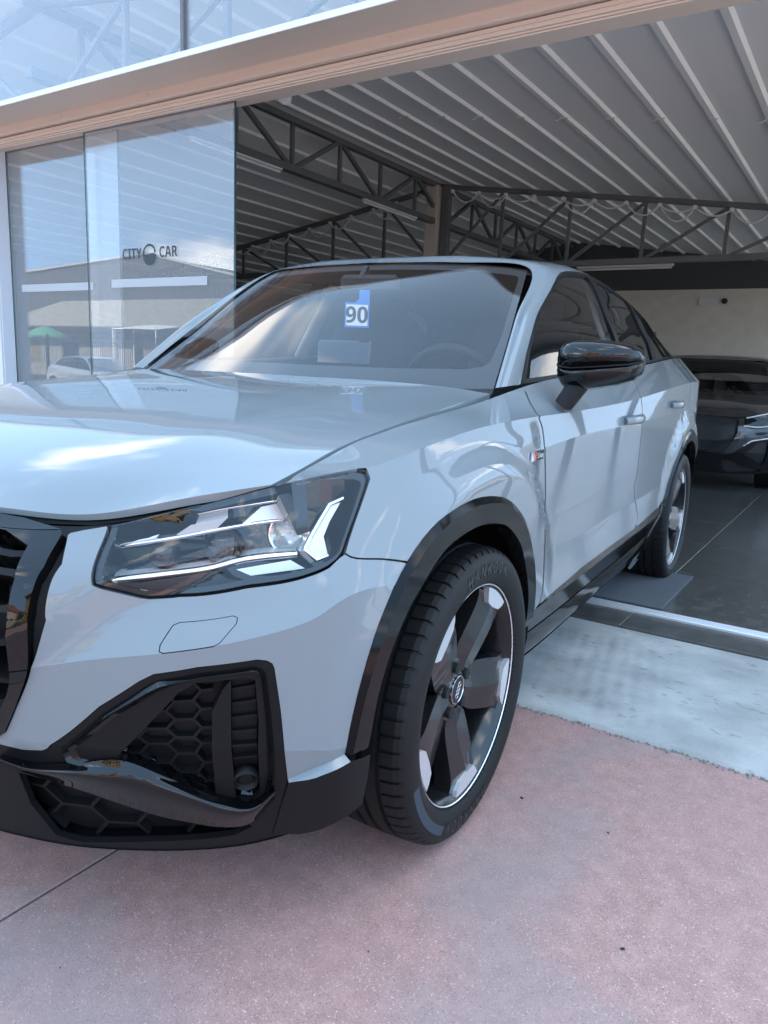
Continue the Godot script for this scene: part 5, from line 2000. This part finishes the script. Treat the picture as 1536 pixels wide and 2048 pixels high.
	put(mb, "column", mat("painted_column", Color(0.52, 0.47, 0.41), 0.7), b)
	mb = MB.new()
	mb.box(Vector3(-3.68, 1.72, -7.92), Vector3(0.10, 3.42, 0.10), 0.003)
	put(mb, "steel_column", STEEL, b)
	# walls
	var beige := mat("beige_plaster", Color.WHITE, 0.9)
	beige.albedo_color = Color.WHITE
	beige.albedo_texture = noise_tex(512, 0.02, 4, 44, [[0.0, Color(0.84, 0.815, 0.76)], [1.0, Color(0.90, 0.875, 0.82)]])
	world_map(beige, 0.3)
	var charcoal := mat("charcoal_paint", Color(0.075, 0.08, 0.085), 0.8)
	mb = MB.new()
	mb.box(Vector3(-3.7, 1.31, -13.28), Vector3(12.6, 2.64, 0.16), 0.0)
	put(mb, "back_wall", beige, b)
	mb = MB.new()
	mb.prism(PackedVector2Array([Vector2(-9.2, 2.60), Vector2(2.6, 2.60), Vector2(2.6, roof_y(2.6) + 0.03), Vector2(RIDGE_X, RIDGE_Y + 0.03), Vector2(-9.2, roof_y(-9.2) + 0.03)]), -0.15, Transform3D(Basis.IDENTITY, Vector3(0, 0, -13.19)))
	put(mb, "upper_back_wall", charcoal, b)
	mb = MB.new()
	mb.box(Vector3(-9.98, 1.28, -7.6), Vector3(0.16, 2.60, 11.5), 0.0)
	put(mb, "side_wall", charcoal, b)
	# glazed side on the right
	for j in 4:
		mb = MB.new()
		mb.box(Vector3(2.56, 1.28, -3.35 - 2.85 * j), Vector3(0.010, 2.56, 2.75), 0.0)
		put(mb, "glass_pane", CLEAR, b)
		mb = MB.new()
		mb.box(Vector3(2.56, 1.3, -1.99 - 2.85 * j), Vector3(0.08, 2.62, 0.08), 0.004)
		put(mb, "post", STEEL, b)
	mb = MB.new()
	mb.box(Vector3(2.56, 2.58, -7.6), Vector3(0.10, 0.10, 11.3), 0.004)
	put(mb, "side_beam", STEEL, b)
	# cables looped along the cross truss
	for e in [[-3.6, 2.4, 0.0], [-4.1, -9.0, 2.0]]:
		mb = MB.new()
		for c in 2:
			var path := []
			var n := 15 if e[1] > 0 else 13
			for i in n:
				var xa: float = e[0] + (0.39 if e[1] > e[0] else -0.39) * i
				for q in 8:
					var t := q / 8.0
					var xx := xa + (0.39 if e[1] > e[0] else -0.39) * t
					var sag := (0.12 + 0.05 * sin(i * 2.1 + c * 1.7)) * (1.0 if c == 0 else 0.75)
					path.append(Vector3(xx, roof_y(xx) - 0.14 - sag * 4.0 * t * (1.0 - t), -7.93 + 0.015 * c))
			mb.tube(path, 0.0085, 6)
		var cb := put(mb, "cable", WHITE)
		label(cb, "white cable looped along the cross truss, %s of the column" % ("right" if e[1] > 0 else "left"), "cable", "looped cables on the truss")
		for i in (15 if e[1] > 0 else 13):
			var xa: float = e[0] + (0.39 if e[1] > e[0] else -0.39) * i
			mb = MB.new()
			mb.box(Vector3(xa, roof_y(xa) - 0.14, -7.92), Vector3(0.045, 0.045, 0.045), 0.006)
			put(mb, "cable_clip", WHITE, cb)
	# tube lamps
	for e in [[Vector3(-1.35, 2.372, -8.38), 0.0, "under the cross truss, behind the crossover's roof"], [Vector3(-3.81, 2.925, -6.75), PI / 2, "under the ridge truss, nearer the column"], [Vector3(-3.81, 2.925, -4.1), PI / 2, "under the ridge truss, nearer the glass front"]]:
		var l := root("tube_lamp", e[0])
		l.rotation.y = e[1]
		mb = MB.new()
		mb.box(Vector3(0, 0.012, 0), Vector3(1.2, 0.03, 0.06), 0.006)
		put(mb, "housing", WHITE, l)
		mb = MB.new()
		mb.tube([Vector3(-0.58, -0.018, 0), Vector3(0.58, -0.018, 0)], 0.014, 10)
		put(mb, "tube", MILK, l)
		label(l, "unlit white tube lamp fixed " + e[2], "lamp", "tube lamps in the showroom")
	# security camera under the rail
	var cc := root("security_camera", Vector3(-1.52, 2.553, -2.13))
	cc.rotation = Vector3(-0.35, 0.75, 0.0)
	mb = MB.new()
	mb.tube([Vector3(0, 0, -0.07), Vector3(0, 0, 0.055)], 0.036, 20)
	put(mb, "housing", WHITE, cc)
	mb = MB.new()
	mb.tube([Vector3(0, 0, 0.055), Vector3(0, 0, 0.062)], 0.031, 20)
	put(mb, "lens", GLOSS, cc)
	mb = MB.new()
	mb.box(Vector3(0, 0.036, 0.005), Vector3(0.075, 0.008, 0.17), 0.003)
	put(mb, "hood", WHITE, cc)
	mb = MB.new()
	mb.tube([Vector3(0, 0.03, -0.05), Vector3(0.0, 0.10, -0.07)], 0.012, 8)
	put(mb, "bracket", WHITE, cc)
	label(cc, "white bullet security camera hanging behind the door rail", "camera")
	# small fittings on the back wall
	var wc := root("wall_camera", Vector3(-1.02, 2.39, -13.19))
	mb = MB.new()
	mb.box(Vector3(-0.18, 0, 0.02), Vector3(0.34, 0.13, 0.04), 0.005)
	put(mb, "box", WHITE, wc)
	mb = MB.new()
	mb.lathe([Vector2(0.0, 0.05), Vector2(0.05, 0.05), Vector2(0.09, 0.03), Vector2(0.1, 0.0)], 16, Vector3(0.08, 0, 0.02), Basis(Vector3(0, 0, 1), Vector3(0, 1, 0), Vector3(-1, 0, 0)))
	put(mb, "dome", BLACK, wc)
	label(wc, "white box with dark dome camera on the beige back wall", "camera")

func truss_across(b: Node3D, z: float, low: float) -> void:
	var t := root("cross_truss", Vector3.ZERO, b)
	var step := 0.92
	var xs := []
	for i in range(-6, 7):
		xs.append(RIDGE_X + step * i)
	var mb := MB.new()
	mb.bar(Vector3(-9.9, roof_y(-9.9) - 0.075, z), Vector3(RIDGE_X, RIDGE_Y - 0.075, z), 0.06, 0.06, Vector3.UP, 0.004)
	mb.bar(Vector3(RIDGE_X, RIDGE_Y - 0.075, z), Vector3(2.5, roof_y(2.5) - 0.075, z), 0.06, 0.06, Vector3.UP, 0.004)
	put(mb, "top_chord", STEEL, t)
	mb = MB.new()
	mb.bar(Vector3(-9.9, low, z), Vector3(2.5, low, z), 0.07, 0.07, Vector3.UP, 0.004)
	put(mb, "bottom_chord", STEEL, t)
	for i in xs.size():
		var x: float = xs[i]
		var top := roof_y(x) - 0.10
		if top - low < 0.12 or absf(i - 6) == 0:
			continue
		mb = MB.new()
		mb.bar(Vector3(x, low, z), Vector3(x, top, z), 0.04, 0.04, Vector3(0, 0, 1), 0.003)
		put(mb, "strut", STEEL, t)
	for i in xs.size() - 1:
		var a: float = xs[i]
		var c: float = xs[i + 1]
		if minf(roof_y(a), roof_y(c)) - low < 0.25:
			continue
		mb = MB.new()
		if i >= 6:
			mb.bar(Vector3(a, low, z), Vector3(c, roof_y(c) - 0.10, z), 0.035, 0.035, Vector3(0, 0, 1), 0.003)
		else:
			mb.bar(Vector3(c, low, z), Vector3(a, roof_y(a) - 0.10, z), 0.035, 0.035, Vector3(0, 0, 1), 0.003)
		put(mb, "diagonal", STEEL, t)

func truss_along(b: Node3D) -> void:
	var t := root("ridge_truss", Vector3.ZERO, b)
	var x := RIDGE_X
	var mb := MB.new()
	mb.bar(Vector3(x, 3.44, -2.0), Vector3(x, 3.44, -13.2), 0.07, 0.06, Vector3.UP, 0.004)
	put(mb, "top_chord", STEEL, t)
	mb = MB.new()
	mb.bar(Vector3(x, 2.975, -2.0), Vector3(x, 2.975, -13.2), 0.09, 0.07, Vector3.UP, 0.004)
	put(mb, "bottom_chord", STEEL, t)
	var z := -2.44
	var i := 0
	while z > -13.0:
		mb = MB.new()
		mb.bar(Vector3(x, 2.975, z), Vector3(x, 3.44, z), 0.04, 0.04, Vector3(1, 0, 0), 0.003)
		put(mb, "strut", STEEL, t)
		mb = MB.new()
		if i % 2 == 0:
			mb.bar(Vector3(x, 3.44, z), Vector3(x, 2.975, z - 0.81), 0.045, 0.045, Vector3(1, 0, 0), 0.003)
		else:
			mb.bar(Vector3(x, 2.975, z), Vector3(x, 3.44, z - 0.81), 0.045, 0.045, Vector3(1, 0, 0), 0.003)
		put(mb, "diagonal", STEEL, t)
		z -= 0.81
		i += 1

# ------------------------------------------------------------------ what stands across the street and shows in the glass
func build_opposite() -> void:
	var S := STREET
	# warehouse with a low gable
	var w := root("warehouse", Vector3(-51.0, S, 38.0))
	var mb := MB.new()
	var cl := mat("grey_cladding", Color(0.065, 0.068, 0.07), 0.7)
	# corrugated front, built as upright folds
	var x := -26.0
	var f := MB.new()
	while x < 16.0:
		var h0 := 9.8 - (0.2 * x if x > 0.0 else -0.055 * x)
		var h1 := 9.8 - (0.2 * (x + 0.5) if x + 0.5 > 0.0 else -0.055 * (x + 0.5))
		f.quad(Vector3(x, 0, 0), Vector3(x + 0.3, 0, 0), Vector3(x + 0.3, h1, 0), Vector3(x, h0, 0), Vector3(0, 0, -1))
		f.quad(Vector3(x + 0.3, 0, 0), Vector3(x + 0.36, 0, 0.06), Vector3(x + 0.36, h1, 0.06), Vector3(x + 0.3, h1, 0), Vector3(0.7, 0, -0.7))
		f.quad(Vector3(x + 0.36, 0, 0.06), Vector3(x + 0.5, 0, 0), Vector3(x + 0.5, h1, 0), Vector3(x + 0.36, h1, 0.06), Vector3(-0.4, 0, -0.9))
		x += 0.5
	put(f, "front_wall", cl, w)
	mb.prism(PackedVector2Array([Vector2(-26, 0), Vector2(16, 0), Vector2(16, 6.5), Vector2(0, 9.7), Vector2(-26, 8.3)]), 30.0, Transform3D(Basis.IDENTITY, Vector3(0, 0, 0.1)))
	put(mb, "hall", cl, w)
	mb = MB.new()
	mb.bar(Vector3(-26.2, 8.42, -0.1), Vector3(0, 9.85, -0.1), 0.25, 0.16)
	mb.bar(Vector3(0, 9.85, -0.1), Vector3(16.2, 6.62, -0.1), 0.25, 0.16)
	put(mb, "roof_edge", mat("pale_flashing", Color(0.42, 0.41, 0.38), 0.6), w)
	label(w, "grey corrugated warehouse with a low gable across the street", "building")
	# low sheds with sunlit corrugated roofs
	var roofm := mat("weathered_fibre_cement", Color.WHITE, 0.9)
	roofm.albedo_color = Color.WHITE
	roofm.albedo_texture = noise_tex(512, 0.03, 5, 61, [[0.0, Color(0.40, 0.39, 0.36)], [0.5, Color(0.60, 0.58, 0.53)], [1.0, Color(0.72, 0.70, 0.64)]])
	world_map(roofm, 0.15)
	var idx := 0
	for e in [[-41.5, 24.0, 12.5, 5.0], [-28.5, 24.0, 12.0, 4.8]]:
		var sh := root("shed", Vector3(e[0], S, e[1]))
		mb = MB.new()
		mb.box(Vector3(0, 1.5, 2.5), Vector3(e[2], 3.0, 5.0), 0.0)
		put(mb, "wall", mat("ochre_wall", Color(0.36, 0.31, 0.25) if idx == 1 else Color(0.40, 0.38, 0.36), 0.9), sh)
		mb = MB.new()
		var xx: float = -e[2] * 0.5 - 0.4
		while xx < e[2] * 0.5 + 0.4:
			for k in 2:
				var a := Vector3(xx + 0.12 * k, 3.05 + 0.05 * k, -1.4)
				var c := Vector3(xx + 0.12 * (k + 1), 3.05 + 0.05 * (1 - k), -1.4)
				var up := Vector3(0, 2.0, 5.4)
				mb.quad(a, c, c + up, a + up, Vector3(-0.35 + 0.7 * k, 0.85, -0.3).normalized())
			xx += 0.24
		put(mb, "roof", roofm, sh)
		mb = MB.new()
		mb.box(Vector3(0, 2.85, -1.35), Vector3(e[2] + 0.8, 0.28, 0.06), 0.0)
		put(mb, "gutter", BLACK, sh)
		for k in 3:
			mb = MB.new()
			mb.box(Vector3(-4.0 + 4.0 * k, 1.5, -0.03), Vector3(1.6, 1.3, 0.06), 0.0)
			put(mb, "window", mat("shutter", Color(0.28, 0.20, 0.10), 0.6) if k != 1 else GLOSS, sh)
		label(sh, ["grey shed with sunlit corrugated roof behind the fence, farther along the street", "ochre shed with sunlit corrugated roof behind the fence, nearer the showroom"][idx], "shed", "sheds across the street")
		idx += 1
	# black railing
	var fe := root("railing_fence", Vector3(0, S, 15.0))
	mb = MB.new()
	for y in [0.25, 2.0]:
		mb.box(Vector3(-20, y, 0), Vector3(60, 0.05, 0.03), 0.0)
	put(mb, "rail", BLACK, fe)
	mb = MB.new()
	for i in 460:
		mb.box(Vector3(-50.0 + 0.13 * i, 1.15, 0), Vector3(0.035, 2.2, 0.02), 0.0)
	var bars := put(mb, "bars", BLACK, fe)
	bars.set_meta("kind", "stuff")
	for i in 13:
		mb = MB.new()
		mb.box(Vector3(-50.0 + 5.0 * i, 1.15, 0.03), Vector3(0.08, 2.35, 0.08), 0.01)
		put(mb, "post", BLACK, fe)
	label(fe, "black upright-bar railing along the far side of the street", "fence")
	# white awning
	var aw := root("awning", Vector3(-25.4, S + 2.62, 16.6))
	mb = MB.new()
	mb.sheet([[Vector3(-1.5, 0.2, 0.8), Vector3(0, 0.28, 0.8), Vector3(1.5, 0.2, 0.8)], [Vector3(-1.5, 0, -0.5), Vector3(0, 0.02, -0.5), Vector3(1.5, 0, -0.5)]], Vector3.UP)
	put(mb, "cloth", WHITE, aw)
	for xx in [-1.4, 1.4]:
		for zz in [-0.4, 0.7]:
			mb = MB.new()
			mb.bar(Vector3(xx, 0.05, zz), Vector3(xx, -2.62, zz), 0.05, 0.05)
			put(mb, "pole", WHITE, aw)
	label(aw, "small white awning behind the railing", "awning")
	# green garden parasol
	var pa := root("parasol", Vector3(-31.5, S, 15.9))
	mb = MB.new()
	var loops := []
	for i in 4:
		var l := []
		for k in 8:
			var r := [1.1, 0.75, 0.35, 0.02]
			var yv := [2.15, 2.4, 2.6, 2.72]
			l.append(Vector3(r[i] * cos(TAU * k / 8), yv[i], r[i] * sin(TAU * k / 8)))
		loops.append(l)
	mb.skin(loops, false)
	put(mb, "canopy", mat("green_canvas", Color(0.08, 0.28, 0.16), 0.8), pa)
	mb = MB.new()
	mb.bar(Vector3(0, 0, 0), Vector3(0, 2.7, 0), 0.05, 0.05)
	put(mb, "pole", BLACK, pa)
	label(pa, "green parasol standing behind the railing", "parasol")
	# ochre apartment block with balconies
	var ap := root("apartment_building", Vector3(10.0, S, 46.0))
	ap.rotation.y = -0.35
	mb = MB.new()
	mb.box(Vector3(0, 7.0, 6.0), Vector3(16.0, 14.0, 12.0), 0.0)
	put(mb, "wall", mat("ochre_render", Color(0.46, 0.31, 0.13), 0.9), ap)
	mb = MB.new()
	mb.box(Vector3(0, 14.15, 6.0), Vector3(17.0, 0.3, 13.0), 0.0)
	put(mb, "roof", mat("terracotta", Color(0.30, 0.11, 0.06), 0.9), ap)
	for i in 4:
		for k in 4:
			mb = MB.new()
			mb.box(Vector3(-6.0 + 4.0 * k, 2.2 + 3.3 * i, -0.04), Vector3(1.5, 1.7, 0.1), 0.0)
			put(mb, "window", GLOSS, ap)
		mb = MB.new()
		mb.box(Vector3(4.0, 1.2 + 3.3 * i, -0.9), Vector3(8.0, 0.9, 1.8), 0.0)
		put(mb, "balcony", mat("balcony_render", Color(0.50, 0.44, 0.36), 0.9), ap)
	label(ap, "ochre apartment block with balconies across the street", "building")
	# low houses to the right, and trees between
	for e in [[34.0, 30.0, 9.0, 6.0, 0], [52.0, 12.0, 8.0, 5.0, 1], [-6.0, 52.0, 12.0, 7.0, 2]]:
		var h := root("house", Vector3(e[0], S, e[1]))
		mb = MB.new()
		mb.box(Vector3(0, e[3] * 0.5, 0), Vector3(e[2], e[3], 8.0), 0.0)
		put(mb, "wall", mat("house_render", [Color(0.5, 0.45, 0.38), Color(0.42, 0.34, 0.28), Color(0.48, 0.44, 0.40)][e[4]], 0.9), h)
		mb = MB.new()
		mb.prism(PackedVector2Array([Vector2(-e[2] * 0.55, e[3]), Vector2(e[2] * 0.55, e[3]), Vector2(0, e[3] + 1.8)]), 9.0, Transform3D(Basis.IDENTITY, Vector3(0, 0, -4.5)))
		put(mb, "roof", mat("house_roof", Color(0.26, 0.12, 0.08), 0.9), h)
		for k in 3:
			mb = MB.new()
			mb.box(Vector3(-2.6 + 2.6 * k, e[3] * 0.55, -4.02), Vector3(1.1, 1.4, 0.1), 0.0)
			put(mb, "window", GLOSS, h)
		label(h, ["cream house with red roof beyond the street, in front of the crossover's left side", "brown house with red roof at the end of the street", "pale house with red roof beside the ochre apartment block"][e[4]], "house", "houses across the street")
	var spots := [[-2.0, 40.0, 7.0], [3.0, 36.0, 6.0], [22.0, 38.0, 8.0], [44.0, 22.0, 7.5]]
	for i in spots.size():
		var e: Array = spots[i]
		tree(Vector3(e[0], S, e[1]), e[2], i, ["tall leafy tree beside the pale house", "shorter leafy tree before the ochre apartment block", "broad leafy tree between the apartment block and the cream house", "leafy tree between the cream house and the brown house"][i])

func tree(at: Vector3, h: float, sd: int, text: String) -> void:
	var t := root("tree", at)
	var rng := RandomNumberGenerator.new()
	rng.seed = 100 + sd
	var mb := MB.new()
	mb.tube([Vector3.ZERO, Vector3(0.1, h * 0.3, 0), Vector3(0, h * 0.55, 0.1)], 0.16, 8)
	for k in 5:
		var a := TAU * k / 5.0
		mb.tube([Vector3(0, h * 0.4, 0), Vector3(cos(a) * h * 0.22, h * 0.65, sin(a) * h * 0.22)], 0.06, 6)
	put(mb, "trunk", mat("bark", Color(0.09, 0.07, 0.05), 0.95), t)
	mb = MB.new()
	for c in 26:
		var d := Vector3(rng.randfn(), rng.randfn() * 0.7, rng.randfn()).normalized() * h * 0.26 * pow(rng.randf(), 0.4)
		var ctr := Vector3(0, h * 0.68, 0) + d
		for i in 170:
			var q := ctr + Vector3(rng.randfn(), rng.randfn(), rng.randfn()) * h * 0.065
			var r := rng.randf_range(0.07, 0.15)
			var bs := Basis.from_euler(Vector3(rng.randf() * 6, rng.randf() * 6, rng.randf() * 6))
			mb.quad(q + bs.x * r, q + bs.y * r * 0.5, q - bs.x * r, q - bs.y * r * 0.5, bs.z)
	var leaf := mat("leaf", Color(0.05, 0.10, 0.03), 0.7)
	leaf.backlight_enabled = true
	leaf.backlight = Color(0.12, 0.2, 0.05)
	put(mb, "crown", leaf, t)
	label(t, text, "tree", "trees across the street")
